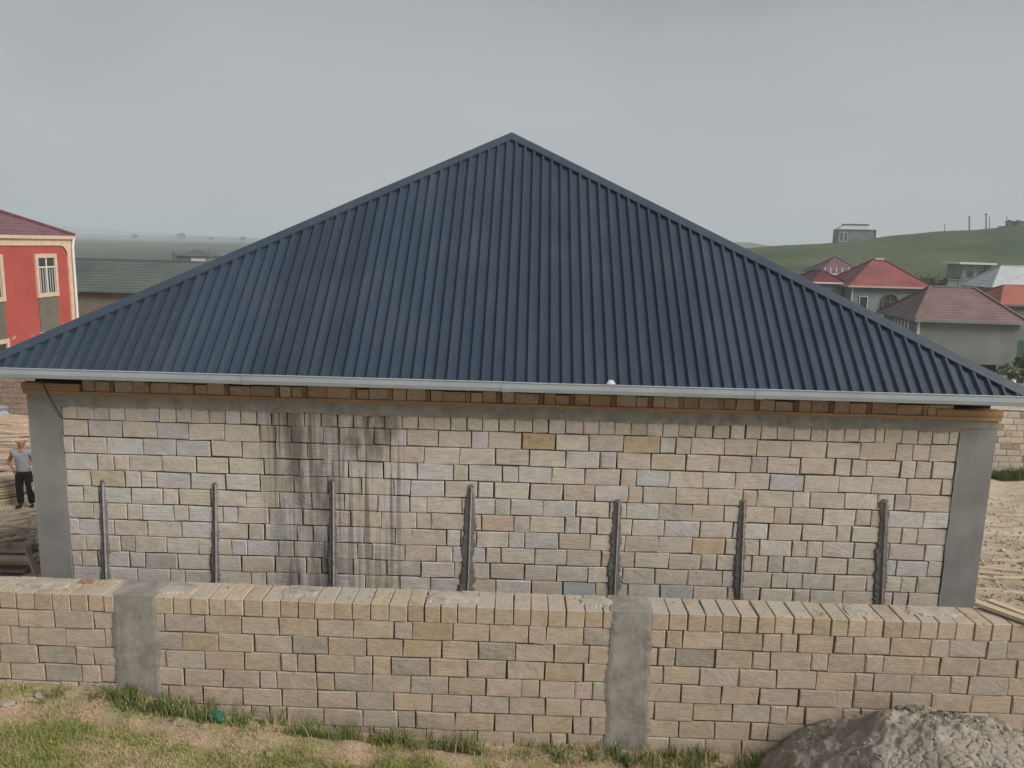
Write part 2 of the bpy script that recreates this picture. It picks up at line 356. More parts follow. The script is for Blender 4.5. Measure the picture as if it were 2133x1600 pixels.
# rolling hill on the right, further ridges behind, mountains on the left
def hor(x): return 511.3+(x-1066)*0.0257
def hill_material(name, a, b_, dry):
    m, n, l, b = nt(name); p = posn(n)
    k = mixrgb(n, l, a, b_, ramp(n, l, noise(n, l, 0.03, 6, 0.62, p), 0.35, 0.65))
    k = mixrgb(n, l, k, dry, ramp(n, l, noise(n, l, 0.018, 5, 0.6, mapped(n, l, p, (1, 1, 7))), 0.54, 0.66, 0, 0.6))
    k = mixrgb(n, l, k, tuple(x*0.6 for x in a), ramp(n, l, noise(n, l, 0.4, 5, 0.7, p), 0.55, 0.75, 0, 0.6))
    l.new(k, b.inputs['Base Color']); b.inputs['Roughness'].default_value = 0.97; b.inputs['Specular IOR Level'].default_value = 0.1
    bump(n, l, noise(n, l, 0.6, 6, 0.7, p), 0.9, 0.6, b); return m
def ridge(name, D, pts, y_foot, back, mat, nx=120, rough=0.2):
    """a ridge at distance D whose crest is given by photo pixels; falls to the plain in front and behind"""
    px = np.array([q[0] for q in pts], float)
    P3 = np.array([at(q[0], q[1], D) for q in pts])
    xs_ = np.linspace(P3[0, 0], P3[-1, 0], nx); crest = np.interp(xs_, P3[:, 0], P3[:, 2])
    k = np.ones(7)/7; crest = np.convolve(np.pad(crest, 3, 'edge'), k, 'valid')
    ts = np.concatenate([np.linspace(0, 1, 26), np.linspace(1.08, 2, 10)])
    v = []; f = []
    for j, t in enumerate(ts):
        for i, x in enumerate(xs_):
            y = y_foot+(D-y_foot)*t if t <= 1 else D+(back-D)*(t-1)
            s = math.sin(min(t, 1)*math.pi/2)**1.25 if t <= 1 else 0.5+0.5*math.cos((t-1)*math.pi)
            sx = x*(y/D) if t <= 1 else x
            z = -2.2+(crest[i]+2.2)*s + (float(vnoise(x, y, 9, 3))-0.5)*rough*(1 if 0.02 < t < 1.9 else 0)
            v.append((sx, y, z))
    n = nx
    for j in range(len(ts)-1):
        for i in range(n-1): f.append((j*n+i, j*n+i+1, (j+1)*n+i+1, (j+1)*n+i))
    me = bpy.data.meshes.new(name); me.from_pydata(v, [], f); me.materials.append(mat)
    me.polygons.foreach_set('use_smooth', [True]*len(f)); o = link(name, me); tag(o, kind='structure'); return o
HD = 260.0
ridge('hill', HD, [(1380, 545), (1480, 532), (1560, 518), (1660, 510), (1745, 507), (1815, 500), (1860, 493), (1910, 487), (1960, 483.5), (2020, 481), (2060, 480), (2085, 474), (2120, 471), (2180, 471), (2300, 474), (2450, 490)], 115, 420,
      hill_material('hill_grass', (0.056, 0.090, 0.040), (0.094, 0.134, 0.060), (0.15, 0.15, 0.085)))
ridge('far_hill', 900, [(1350, 528), (1440, 518), (1500, 508), (1545, 504), (1575, 507), (1615, 515), (1645, 513), (1668, 508), (1690, 512), (1720, 518), (1900, 522)], 600, 1500,
      hill_material('far_hill_grass', (0.11, 0.12, 0.09), (0.16, 0.15, 0.11), (0.20, 0.17, 0.12)), 80, 0.6)
ridge('far_hill', 2200, [(100, 490), (180, 488), (240, 489.5), (290, 490), (420, 492), (540, 496), (640, 499), (760, 504)], 1700, 2900,
      hill_material('plain_rise_grass', (0.05, 0.075, 0.05), (0.09, 0.11, 0.08), (0.13, 0.13, 0.10)), 80, 0.8)
ridge('mountain', 3400, [(-300, 478), (-150, 466), (-40, 463), (60, 467), (110, 470), (160, 473), (200, 477), (250, 483), (330, 486), (420, 491)], 2900, 4200,
      hill_material('mountain_rock', (0.05, 0.06, 0.075), (0.075, 0.085, 0.10), (0.08, 0.08, 0.085)), 90, 8)

# ------------------------------------------------------------------ the stone house
HX0, HX1, HY = -5.83, 5.465, 9.02                # outer wall corners, front face
HYB = 20.6                                        # back face
PL = (-5.83, -5.44); PR = (5.045, 5.465)          # corner pillars
house = tag(empty('stone_house', (-0.18, HY, 0.0)), 'unfinished pale limestone block house with dark blue ribbed metal hip roof', 'house')
def keep(o, parent): o.parent = parent; o.matrix_parent_inverse = Matrix.Translation(-Vector(parent_loc(parent))); return o
def parent_loc(p):
    v = Vector((0, 0, 0))
    while p is not None: v += Vector(p.location); p = p.parent
    return v
def part(mb, name, mat, parent, smooth=False):    # mesh written in world coordinates, parented in place
    o = mb.build(name, mat, None, smooth); o.parent = parent; o.location = -parent_loc(parent); return o

# block meshes ------------------------------------------------------
def block_mesh(name, L, Hh, D, mat, seed, topcham=False):
    r = random.Random(seed); b = MB(); j = 0.0055
    def jit(p, k=j): return tuple(c+r.uniform(-k, k) for c in p)
    c = 0.0042
    x0, x1, z0, z1 = -L/2, L/2, -Hh/2, Hh/2
    back = [jit((x0, D, z0), 0.001), jit((x1, D, z0), 0.001), jit((x1, D, z1), 0.001), jit((x0, D, z1), 0.001)]
    rim = [jit((x0, c, z0)), jit((x1, c, z0)), jit((x1, c, z1)), jit((x0, c, z1))]
    ch = [r.choice((1, 1.3, 1.8, 2.6, 4.2)) for _ in range(4)]
    ins = [(x0+c*ch[0], 0, z0+c*ch[0]), (x1-c*ch[1], 0, z0+c*ch[1]), (x1-c*ch[2], 0, z1-c*ch[2]), (x0+c*ch[3], 0, z1-c*ch[3])]
    ins = [jit(p, 0.002) for p in ins]
    mid = (r.uniform(-0.2, 0.2)*L, r.uniform(-0.004, 0.002), r.uniform(-0.2, 0.2)*Hh)
    v = back+rim+ins+[mid]; f = []
    for k in range(4):
        n_ = (k+1) % 4
        f.append((k, n_, 4+n_, 4+k)); f.append((4+k, 4+n_, 8+n_, 8+k)); f.append((8+k, 8+n_, 12))
    f = [tuple(reversed(q)) if False else q for q in f]
    me = bpy.data.meshes.new(name); me.from_pydata(v, [], f); me.materials.append(mat)
    bm = bmesh.new(); bm.from_mesh(me); bmesh.ops.recalc_face_normals(bm, faces=bm.faces); bm.to_mesh(me); bm.free()
    return me
SL, SHD, BH = 0.388, 0.186, 0.190
def courses(x0, x1, n, seed, ph=0.28):
    r = random.Random(seed); prev = []; out = []
    for k in range(n):
        x = x0; row = []; tries = 0; lastH = 0
        first = r.choice((0.19, 0.39, 0.30, 0.12))
        while x < x1-0.02:
            if not row: L = first
            else:
                L = r.uniform(0.175, 0.20) if (r.random() < ph and lastH < 2) else r.uniform(0.375, 0.425)
            e = x+L
            if any(abs(e-q) < 0.045 for q in prev) and tries < 8: 
                tries += 1; first = r.choice((0.19, 0.39, 0.30, 0.12)); continue
            tries = 0; lastH = lastH+1 if L < 0.25 else 0
            if x1-e < 0.07: e = x1
            row.append((x, e)); x = e
        prev = [q[1] for q in row]; out.append(row)
    return out
GAP = 0.0115
def tone(r, palette):
    a = r.choice(palette); s = r.uniform(0.90, 1.06); return tuple(min(0.8, k*s*r.uniform(0.988, 1.012)) for k in a)
BEIGE, CREAMY, GREYW, TAN, DARKG, ORNG = (0.66, 0.60, 0.52), (0.68, 0.635, 0.565), (0.65, 0.635, 0.62), (0.64, 0.56, 0.46), (0.55, 0.52, 0.475), (0.62, 0.49, 0.35)
PINK = (0.66, 0.60, 0.545)
class BlockSet:
    """lays blocks of one wall: the largest ones in view become single objects, the rest one joined part"""
    def __init__(s, parent, mat, mat_mass, depth, seed, wallname):
        s.items = []; s.parent = parent; s.depth = depth; s.r = random.Random(seed); s.mat_mass = mat_mass
        s.S = [block_mesh('stone_block', SL, BH, depth, mat, seed*100+i) for i in range(14)]
        s.Hm = [block_mesh('stone_block_short', SHD, BH, depth, mat, seed*100+50+i) for i in range(12)]
    def add(s, xa, xb, z0, z1, yf, c, score): s.items.append((score, xa, xb, z0, z1, yf, c))
    def finish(s, limit=300):
        s.items.sort(key=lambda q: -q[0]); vs_, fs, cs = [], [], []
        pl = parent_loc(s.parent)
        for k, (sc, xa, xb, z0, z1, yf, c) in enumerate(s.items):
            L = xb-xa-GAP*s.r.choice((0.6, 1, 1, 1.4, 2.0)); short = L < 0.28
            me = s.r.choice(s.Hm if short else s.S); base = SHD if short else SL
            hz = z1-z0-GAP*s.r.uniform(0.8, 1.5)
            Mx = Matrix.Translation(((xa+xb)/2, yf, (z0+z1)/2)) @ Matrix.Rotation(s.r.uniform(-0.006, 0.006), 4, 'Y') @ Matrix.Rotation(s.r.uniform(-0.012, 0.012), 4, 'Z') @ Matrix.Diagonal((L/base, 1, hz/BH, 1))
            if k < limit and sc > 0:
                o = link('stone_block', me, s.parent); o.matrix_local = Matrix.Translation(-pl) @ Mx; o.color = (*c, 1)
            else:
                n = len(vs_); vs_ += [tuple(Mx @ v.co) for v in me.vertices]
                for p in me.polygons: fs.append(tuple(n+i for i in p.vertices)); cs += [(*c, 1)]*len(p.vertices)
        if fs:
            me = bpy.data.meshes.new('stone_blocks'); me.from_pydata(vs_, [], fs); me.materials.append(s.mat_mass)
            a = me.color_attributes.new('tone', 'FLOAT_COLOR', 'CORNER'); a.data.foreach_set('color', np.array(cs, np.float32).ravel())
            o = link('stone_blocks', me, s.parent); o.location = -pl; tag(o, kind='stuff')

def px_of(X, Y, Z):
    d = np.array([X, Y, Z])-EYE; z = d@FW; return W/2+F*(d@RT)/z, H/2-F*(d@UP)/z

# wall core of the house (mortar seen in the joints); side and back walls are part of it
b = MB()
b.box(PL[1]-0.02, PR[0]+0.02, HY+0.024, HY+0.36, -0.05, 3.25)
b.box(HX0+0.012, HX0+0.37, HY+0.41, HYB, -1.6, 3.35); b.box(HX1-0.37, HX1-0.012, HY+0.41, HYB, -1.6, 3.35)
b.box(HX0+0.40, HX1-0.40, HYB-0.36, HYB-0.01, -1.6, 3.35)
hwall = part(b, 'wall', M['mortar'], house)
bs = BlockSet(hwall, M['stone_house'], M['stone_house_mass'], 0.10, 3, 'house')
CP = 0.2033; ZT = 3.047
special = [((1302, 924), ORNG), ((1092, 921), (0.60, 0.46, 0.30)), ((1476, 1137), ORNG), ((1191, 1026), TAN), ((1437, 1032), TAN), ((1485, 1068), TAN), ((1317, 1128), TAN),
           ((1197, 960), GREYW), ((1266, 960), GREYW), ((1143, 993), GREYW), ((1380, 996), (0.61, 0.62, 0.61)), ((1659, 1005), (0.63, 0.64, 0.65)), ((1260, 1023), GREYW), ((1413, 1098), GREYW),
           ((1140, 1128), GREYW), ((1176, 1224), (0.55, 0.57, 0.59)), ((1416, 1233), (0.55, 0.57, 0.585)), ((362, 896), (0.60, 0.61, 0.625)), ((337, 931), GREYW), ((250, 1000), (0.60, 0.54, 0.40)),
           ((1030, 1090), (0.60, 0.48, 0.39)), ((300, 1160), GREYW), ((660, 905), DARKG), ((610, 970), DARKG), ((1840, 940), TAN), ((1930, 1055), TAN), ((1640, 1330), DARKG)]
rr = random.Random(21)
for k, row in enumerate(courses(PL[1], PR[0], 13, 5, 0.30)):
    z1 = ZT-k*CP; z0 = z1-CP
    for (xa, xb) in row:
        xm = (xa+xb)/2; zm = (z0+z1)/2; pxx, pyy = px_of(xm, HY, zm)
        t = float(vnoise(xm, zm, 1.6, 8))
        warm = np.clip(0.20+0.6*sstep(-1.2, 2.5, xm)+(t-0.5)*0.7, 0.06, 0.94)
        c = tone(rr, [BEIGE, BEIGE, CREAMY, TAN, PINK]) if rr.random() < warm else tone(rr, [GREYW, GREYW, CREAMY, BEIGE, PINK])
        if rr.random() < 0.04: c = tone(rr, [DARKG])
        for (q, cc) in special:
            if abs(q[0]-pxx) < (xb-xa)*88 and abs(q[1]-pyy) < 18: c = tone(rr, [cc])
        vis = (xb-xa)*CP if pyy < 1262 else -1
        jz = rr.uniform(-0.003, 0.003)
        bs.add(xa, xb, z0+jz, z1+jz, HY+rr.uniform(-0.004, 0.006), c, vis)
x = PL[1]+0.004; r2 = random.Random(77)                # upright course under the ring beam
while x < PR[0]-0.08:
    L = r2.uniform(0.175, 0.205) if r2.random() > 0.06 else 0.11
    e = min(x+L, PR[0])
    bs.add(x, e, ZT, ZT+0.196+r2.uniform(-0.004, 0.004), HY+r2.uniform(-0.004, 0.008), tone(r2, [BEIGE, CREAMY, CREAMY, PINK, TAN] if x > -1.8 else [CREAMY, GREYW, BEIGE, PINK]), L*0.12)
    x = e
bs.finish(300)

# corner pillars, ring beam
def pillar(x0, x1, seed, y0=HY-0.008):
    r = random.Random(seed); b = MB(); nz_ = 26; z0, z1 = -0.1, 3.30; rows = []
    for i in range(nz_+1):
        z = z0+(z1-z0)*i/nz_; e0 = r.uniform(-0.008, 0.008); e1 = r.uniform(-0.008, 0.008); dy = r.uniform(-0.002, 0.002)
        rows.append(((x0+e0*(x0 > -5.7), y0+dy, z), (x1+e1*(x1 < 5.3), y0+dy, z)))
    for a, c in zip(rows, rows[1:]):
        b.quad(a[0], a[1], c[1], c[0])
        b.quad((a[0][0], HY+0.40, a[0][2]), a[0], c[0], (c[0][0], HY+0.40, c[0][2]))
        b.quad(a[1], (a[1][0], HY+0.40, a[1][2]), (c[1][0], HY+0.40, c[1][2]), c[1])
    return part(b, 'concrete_pillar', M['pillar'], house)
pillar(*PL, 1); pillar(*PR, 2)
b = MB(); r = random.Random(9); n = 420; lower = []; y0 = HY-0.014
for i in range(n+1):
    x = HX0+(HX1-HX0)*i/n
    if x < PL[1] or x > PR[0]: z = 3.262 + r.uniform(-0.006, 0.006)
    else: z = 3.212+r.uniform(-0.012, 0.008)+(mnoise.noise((x*1.3, 0, 3))*0.03)+(mnoise.noise((x*7, 0, 9))*0.012)
    lower.append((x, z))
for (xa, za), (xb, zb) in zip(lower, lower[1:]):
    b.quad((xa, y0, za), (xb, y0, zb), (xb, y0, 3.352), (xa, y0, 3.352)); b.quad((xa, HY+0.02, za), (xb, HY+0.02, zb), (xb, y0, zb), (xa, y0, za))
b.box(HX0, HX1, HY+0.021, HY+0.37, 3.27, 3.352)
b.quad((HX0, HY+0.02, 3.262), (HX0, y0, 3.262), (HX0, y0, 3.352), (HX0, HY+0.02, 3.352)); b.quad((HX1, y0, 3.262), (HX1, HY+0.02, 3.262), (HX1, HY+0.02, 3.352), (HX1, y0, 3.352))
part(b, 'ring_beam', M['beam'], house)

# timber wall plate, blocking and rafters under the eave
b = MB(); b.box(HX0-0.03, HX1+0.02, HY-0.030, HY+0.12, 3.354, 3.392); part(b, 'wall_plate', M['timber_glaze'], house)
b = MB(); b.box(HX0-0.045, HX0+0.64, HY-0.026, HY+0.10, 3.394, 3.478); part(b, 'eave_board', M['timber_glaze'], house)
b = MB(); b.box(HX1-0.72, HX1+0.03, HY-0.026, HY+0.10, 3.394, 3.474); part(b, 'eave_board', M['timber_glaze'], house)
r = random.Random(14); x = HX0+0.66; fill = MB()
E_Y, E_Z = 8.75, 3.715                               # eave line of the roof sheets
APX, APY, APZ = -0.285, 12.0, 6.765                  # where the hips meet
HALF = 5.87
tanf = (APZ-E_Z)/(APY-E_Y)
i = 0
while x < HX1-0.80:
    w = r.uniform(0.13, 0.30)
    if i % 3 == 2:
        b = MB(); b.box(x, x+0.05, HY-0.016, HY+0.2, 3.394, 3.52); part(b, 'rafter_end', M['timber_red'] if r.random() < 0.7 else M['timber_glaze'], house); x += 0.055
    else:
        b = MB(); b.box(x+0.006, x+w-0.004, HY+r.uniform(-0.012, 0.004), HY+0.14, 3.394, 3.394+r.uniform(0.11, 0.135), j=0.004)
        o = part(b, 'infill_stone', M['stone_wall'], house); o.color = (*tone(r, [(0.50, 0.37, 0.25), (0.48, 0.34, 0.22), (0.54, 0.43, 0.32), (0.46, 0.33, 0.22)]), 1); x += w
    i += 1
b = MB(); b.box(HX0+0.02, HX1-0.02, HY+0.145, HY+0.16, 3.404, 3.98); part(b, 'eave_shade_sheet', M['dark'], house)  # added black sheet standing in for the shade in the open gap behind the eave

# roof -------------------------------------------------------------
EX0, EX1 = APX-HALF, APX+HALF
RB = 17.4; EYB = RB+(APY-E_Y)                         # rear end of the ridge, rear eave
A, B_, C_, D_ = (EX0, E_Y, E_Z), (EX1, E_Y, E_Z), (EX1, EYB, E_Z), (EX0, EYB, E_Z)
R1, R2 = (APX, APY, APZ), (APX, RB, APZ)
b = MB(); dz = 0.03
def dn(p): return (p[0], p[1], p[2]-dz)
for q in ((A, B_, R1), (C_, D_, R2)): b.tri(*[dn(p) for p in q])
for q in ((B_, C_, R2, R1), (D_, A, R1, R2)): b.quad(*[dn(p) for p in q])
b.quad(*[(p[0], p[1], p[2]-dz-0.002) for p in (D_, C_, B_, A)])
roof = part(b, 'roof', M['dark'], house)
PITCHR = 0.1285; RIBH = 0.034
PROF = [(0.0, 0.0), (0.034, 0.0), (0.051, RIBH), (0.076, RIBH), (0.093, 0.0), (PITCHR, 0.0)]
def sheets(parent, e0, e1, t0, t1, ribs_per=8, segs=7, mat=None, start=0.0, seed=0):
    """ribbed sheets on the roof face whose eave runs e0-e1 and whose top edge runs t0-t1 (t0 == t1 for a hip end)"""
    e0, e1, t0, t1 = map(Vector, (e0, e1, t0, t1)); ax = (e1-e0).normalized(); L = (e1-e0).length
    up = (t0-e0)-ax*((t0-e0).dot(ax)); hs = up.length; up.normalize(); nrm = ax.cross(up)
    if nrm.z < 0: nrm = -nrm
    sa, sb = (t0-e0).dot(ax), (t1-e0).dot(ax)
    def smax(u): return hs*(u/sa if u < sa else ((L-u)/(L-sb) if u > sb else 1.0))
    r = random.Random(seed); cols = []; u = -start; k = 0
    while u < L:
        for j, (du, h) in enumerate(PROF[:-1]):
            if 0 < u+du < L: cols.append((u+du, h, k//ribs_per))
        u += PITCHR; k += 1
    cols = [(0.001, 0.0, cols[0][2])]+cols+[(L-0.001, 0.0, cols[-1][2])]
    out = []
    for s in range(cols[0][2], cols[-1][2]+1):
        cs = [c for c in cols if c[2] == s]
        nxt = [c for c in cols if c[2] == s+1][:4]
        cs = cs+nxt                                  # laps over the first rib of the next sheet
        if len(cs) < 2: continue
        mb = MB(); grid = []; lift = 0.0015*(s % 2)+0.0005
        for (uu, h, _) in cs:
            m_ = max(smax(uu), 0.001); colv = []
            for g in range(segs+1):
                v_ = -0.06+(min(m_, hs)+0.06)*g/segs
                wob = mnoise.noise((uu*0.9+seed, v_*0.8, 4.0))*0.006+mnoise.noise((uu*5+seed, v_*1.6, 9.0))*0.003
                colv.append(e0+ax*uu+up*v_+nrm*(h+lift+wob+0.008))
            grid.append(colv)
        for a_, c_ in zip(grid, grid[1:]):
            for g in range(segs): mb.quad(a_[g], c_[g], c_[g+1], a_[g+1])
        out.append(part(mb, 'roof_sheet', mat or M['roof'], parent))
    return out, (e0, ax, up, nrm, smax, hs, L)
_, fr = sheets(roof, A, B_, R1, R1, start=0.03, seed=1, segs=12)
sheets(roof, B_, C_, R1, R2, segs=3, seed=2); sheets(roof, C_, D_, R2, R2, segs=2, seed=3); sheets(roof, D_, A, R2, R1, segs=3, seed=4)
# screws in the pans of the front face
e0, ax, up, nrm, smax, hs, L = fr
b = MB(); r = random.Random(5); v_ = 0.10
while v_ < hs:
    u = 0.006
    while u < L:
        if v_ < smax(u)-0.2 and r.random() < 0.55:
            c = e0+ax*(u+r.uniform(-0.006, 0.006))+up*(v_+r.uniform(-0.02, 0.02))+nrm*0.0155
            s = 0.008; b.box(-s, s, -s, s, 0, 0.008, Matrix.Translation(c) @ Matrix(((ax.x, up.x, nrm.x), (ax.y, up.y, nrm.y), (ax.z, up.z, nrm.z))).to_4x4())
        u += PITCHR
    v_ += 0.55
o = part(b, 'roof_screws', M['roof_cap'], roof); tag(o, kind='stuff')
def cap(p0, p1, na, nb, wa=0.100, name='hip_cap'):
    """folded cap strip from p0 to p1 between two roof faces with normals na, nb"""
    p0, p1, na, nb = Vector(p0), Vector(p1), Vector(na).normalized(), Vector(nb).normalized(); d = (p1-p0).normalized()
    fa = d.cross(na).normalized(); fb = d.cross(nb).normalized()
    if fa.z > 0: fa = -fa
    if fb.z > 0: fb = -fb
    mb = MB(); n = 14; lift = 0.048; rows = []
    for i in range(n+1):
        p = p0.lerp(p1, i/n); w = mnoise.noise((i*0.7, p0.x, 2))*0.003; mid = p+(na+nb).normalized()*(lift+0.010+w)
        rows.append([p+na*0.020+fa*(wa+0.002), p+na*(lift+w)+fa*wa, p+na*(lift+0.004+w)+fa*0.035, mid, p+nb*(lift+0.004)+fb*0.035, p+nb*lift+fb*wa, p+nb*0.020+fb*(wa+0.002)])
    for a_, c_ in zip(rows, rows[1:]):
        for k in range(6): mb.quad(a_[k], a_[k+1], c_[k+1], c_[k])
    return part(mb, name, M['roof_cap'], roof)
NF = Vector((0, -(APZ-E_Z), APY-E_Y)); NL = Vector((-(APZ-E_Z), 0, HALF)); NR = Vector(((APZ-E_Z), 0, HALF)); NB = Vector((0, APZ-E_Z, APY-E_Y))
cap(A, R1, NF, NL); cap(B_, R1, NF, NR); cap(C_, R2, NB, NR); cap(D_, R2, NB, NL); cap(R1, R2, NL, NR, name='ridge_cap')

# gutter along the front eave, in four lengths with sleeves
gpar = None
GX0, GX1 = EX0-0.14, EX1+0.16
prof = [(8.775, 3.655), (8.772, 3.600), (8.690, 3.588), (8.652, 3.600), (8.640, 3.640), (8.640, 3.690), (8.632, 3.706), (8.646, 3.712), (8.652, 3.700), (8.650, 3.645), (8.66, 3.610), (8.690, 3.598), (8.760, 3.606), (8.768, 3.655)]
cuts = [GX0, -3.1, -0.2, 2.6, GX1]
for i, (xa, xb) in enumerate(zip(cuts, cuts[1:])):
    b = MB(); n = 5; o_ = (0, 0.0015, -0.001, 0.001)[i]
    pts = [[(xa+(xb-xa)*k/n, y, z+o_+mnoise.noise((k+i*5.3, 1, 1))*0.003) for (y, z) in prof] for k in range(n+1)]
    for a_, c_ in zip(pts, pts[1:]):
        for k in range(len(prof)-1): b.quad(a_[k], c_[k], c_[k+1], a_[k+1])
    if i == 0: b.f.append(tuple(range(0))) if False else None
    g = part(b, 'gutter', M['gutter'], house)
    if i < 3:
        b = MB(); q = [(y-(0.004 if y < 8.66 else 0), z-(0.004 if z < 3.61 else 0)) for (y, z) in prof[1:7]]
        for (ya, za), (yb, zb) in zip(q, q[1:]): b.quad((xb-0.05, ya, za), (xb+0.05, ya, za), (xb+0.05, yb, zb), (xb-0.05, yb, zb))
        part(b, 'joint_sleeve', M['gutter'], g)

# steel guide bars bedded in grey mortar on the wall
strips = [((212, 1000), (221, 1215)), ((447, 1005), (449, 1218)), ((692, 998), (693, 1225)), ((980, 1010), (972, 1235)), ((1287, 1040), (1277, 1243)), ((1548, 1040), (1539, 1252)), ((1843, 1040), (1832, 1262))]
for i, (ta, tb) in enumerate(strips):
    r = random.Random(100+i); p, q = at(*ta, HY-0.01), at(*tb, HY-0.01); d = (q-p)/(q[2]-p[2])
    zt, zb = p[2], 0.75; n = 60; b = MB(); rows = []; widen = (0.75, 0.7, 0.8, 1.25, 1.1, 0.9, 1.15)[i]
    for k in range(n+1):
        z = zt+(zb-zt)*k/n; xm = p[0]+d[0]*(z-p[2]); g = k/n
        wl_ = (0.036+0.055*g**0.8)*widen*(1+0.5*mnoise.noise((z*4, i*3.3, 1)))*r.uniform(0.8, 1.2); wr_ = (0.030+0.045*g**0.8)*widen*(1+0.5*mnoise.noise((z*4.4, i*3.3, 6)))*r.uniform(0.8, 1.2)
        if k == 0: wl_ = wr_ = 0.012
        th = 0.014+0.012*g
        rows.append([(xm-wl_, HY+0.004, z), (xm-wl_*0.7, HY-th*0.75, z), (xm-0.012, HY-th, z), (xm+0.02, HY-th, z), (xm+wr_*0.8+0.01, HY-th*0.7, z), (xm+wr_+0.012, HY+0.004, z)])
    for a_, c_ in zip(rows, rows[1:]):
        for k in range(5): b.quad(a_[k], c_[k], c_[k+1], a_[k+1])
    ms = part(b, 'mortar_strip', M['wet_mortar'], house)
    b = MB(); x0 = p[0]+d[0]*(zt-0.03-p[2])+0.012; x1 = p[0]+d[0]*(zb-p[2])+0.012
    for (xa, za, xb, zb_) in ((x0, zt-0.03, x1, zb),):
        for (o1, y1, o2, y2) in ((-0.014, HY-0.014, 0.0, HY-0.034), (0.0, HY-0.034, 0.016, HY-0.014)):
            b.quad((xb+o1, y1-0.006, zb_), (xb+o2, y2-0.006, zb_), (xa+o2*0.8, y2, za), (xa+o1*0.8, y1, za))
        b.tri((xa-0.012, HY-0.014, za), (xa, HY-0.034, za), (xa+0.013, HY-0.014, za))
    part(b, 'guide_bar', M['steel'], ms)

# wire that hangs from the eave over the left pillar
pts = [at(84, 789, HY-0.05), at(92, 806, HY-0.05), at(104, 830, HY-0.04), at(118, 852, HY-0.03), at(131, 872, HY-0.02)]
b = MB(); b.tube(pts, 0.006, 6); o = b.build('hanging_wire', M['wire']); tag(o, 'thin dark wire hanging slantwise over the left corner pillar', 'wire')
# white scrap caught on the gutter edge
p = at(1272, 797, 8.70); b = MB(); rr = random.Random(4)
ring0 = [(p[0]+0.062*math.cos(t)*rr.uniform(0.8, 1.2), p[1]+0.03*math.sin(t), 3.712) for t in np.linspace(0, 2*math.pi, 9)[:-1]]
ring1 = [(p[0]+0.025*math.cos(t), p[1]+0.012*math.sin(t), 3.712+0.042) for t in np.linspace(0, 2*math.pi, 9)[:-1]]
for k in range(8): b.quad(ring0[k], ring0[(k+1) % 8], ring1[(k+1) % 8], ring1[k])
b.f.append(tuple(range(len(b.v), len(b.v)+8))); b.mi.append(0); b.v += ring1
tag(b.build('foam_scrap', M['bag']), 'small white foam scrap stuck on the gutter lip', 'scrap')

# ------------------------------------------------------------------ near boundary wall
nw = tag(empty('boundary_wall', (0, WY0, 0)), 'low limestone block boundary wall with upright coping stones and two concrete posts', 'wall')
NX0, NX1 = -6.6, 6.4
b = MB(); b.box(NX0, NX1, WY0+0.022, WY1-0.01, -0.5, WTOP-0.03); core = part(b, 'wall_core', M['mortar'], nw)
posts = [(-4.262, -3.815), (0.985, 1.392)]
bs = BlockSet(core, M['stone_wall'], M['stone_wall_mass'], 0.12, 6, 'near')
NP = 0.2055
rr = random.Random(31)
segs_ = [(NX0, posts[0][0]+0.03), (posts[0][1]-0.03, posts[1][0]+0.03), (posts[1][1]-0.03, NX1)]
for si, (xa_, xb_) in enumerate(segs_):
    for k, row in enumerate(courses(xa_, xb_, 7, 40+si, 0.24)):
        z1 = WTOP-0.19-k*NP; z0 = z1-NP
        for (xa, xb) in row:
            xm = (xa+xb)/2; gz = float(ground_z(xm, 7.7)); pxx, pyy = px_of(xm, WY0, (z0+z1)/2)
            c = tone(rr, [(0.575, 0.475, 0.37), (0.59, 0.495, 0.395), (0.565, 0.475, 0.385), (0.60, 0.49, 0.375), (0.555, 0.485, 0.41), (0.60, 0.49, 0.41)])
            if rr.random() < 0.06: c = tone(rr, [(0.50, 0.45, 0.385), (0.48, 0.435, 0.37)])
            if rr.random() < 0.08: c = tone(rr, [(0.58, 0.49, 0.41), (0.56, 0.45, 0.32)])
            for q in ((100, 1365), (140, 1400), (1443, 1370), (850, 1385)):
                if abs(q[0]-pxx) < (xb-xa)*95 and abs(q[1]-pyy) < 19: c = tone(rr, [(0.45, 0.405, 0.345)])
            vis = (xb-xa)*NP if (z1 > gz+0.03 and -20 < pxx < 2150) else -1
            jz = rr.uniform(-0.003, 0.003)
            bs.add(xa, xb, z0+jz, z1+jz, WY0+rr.uniform(-0.006, 0.006), c, vis)
bs.finish(300)
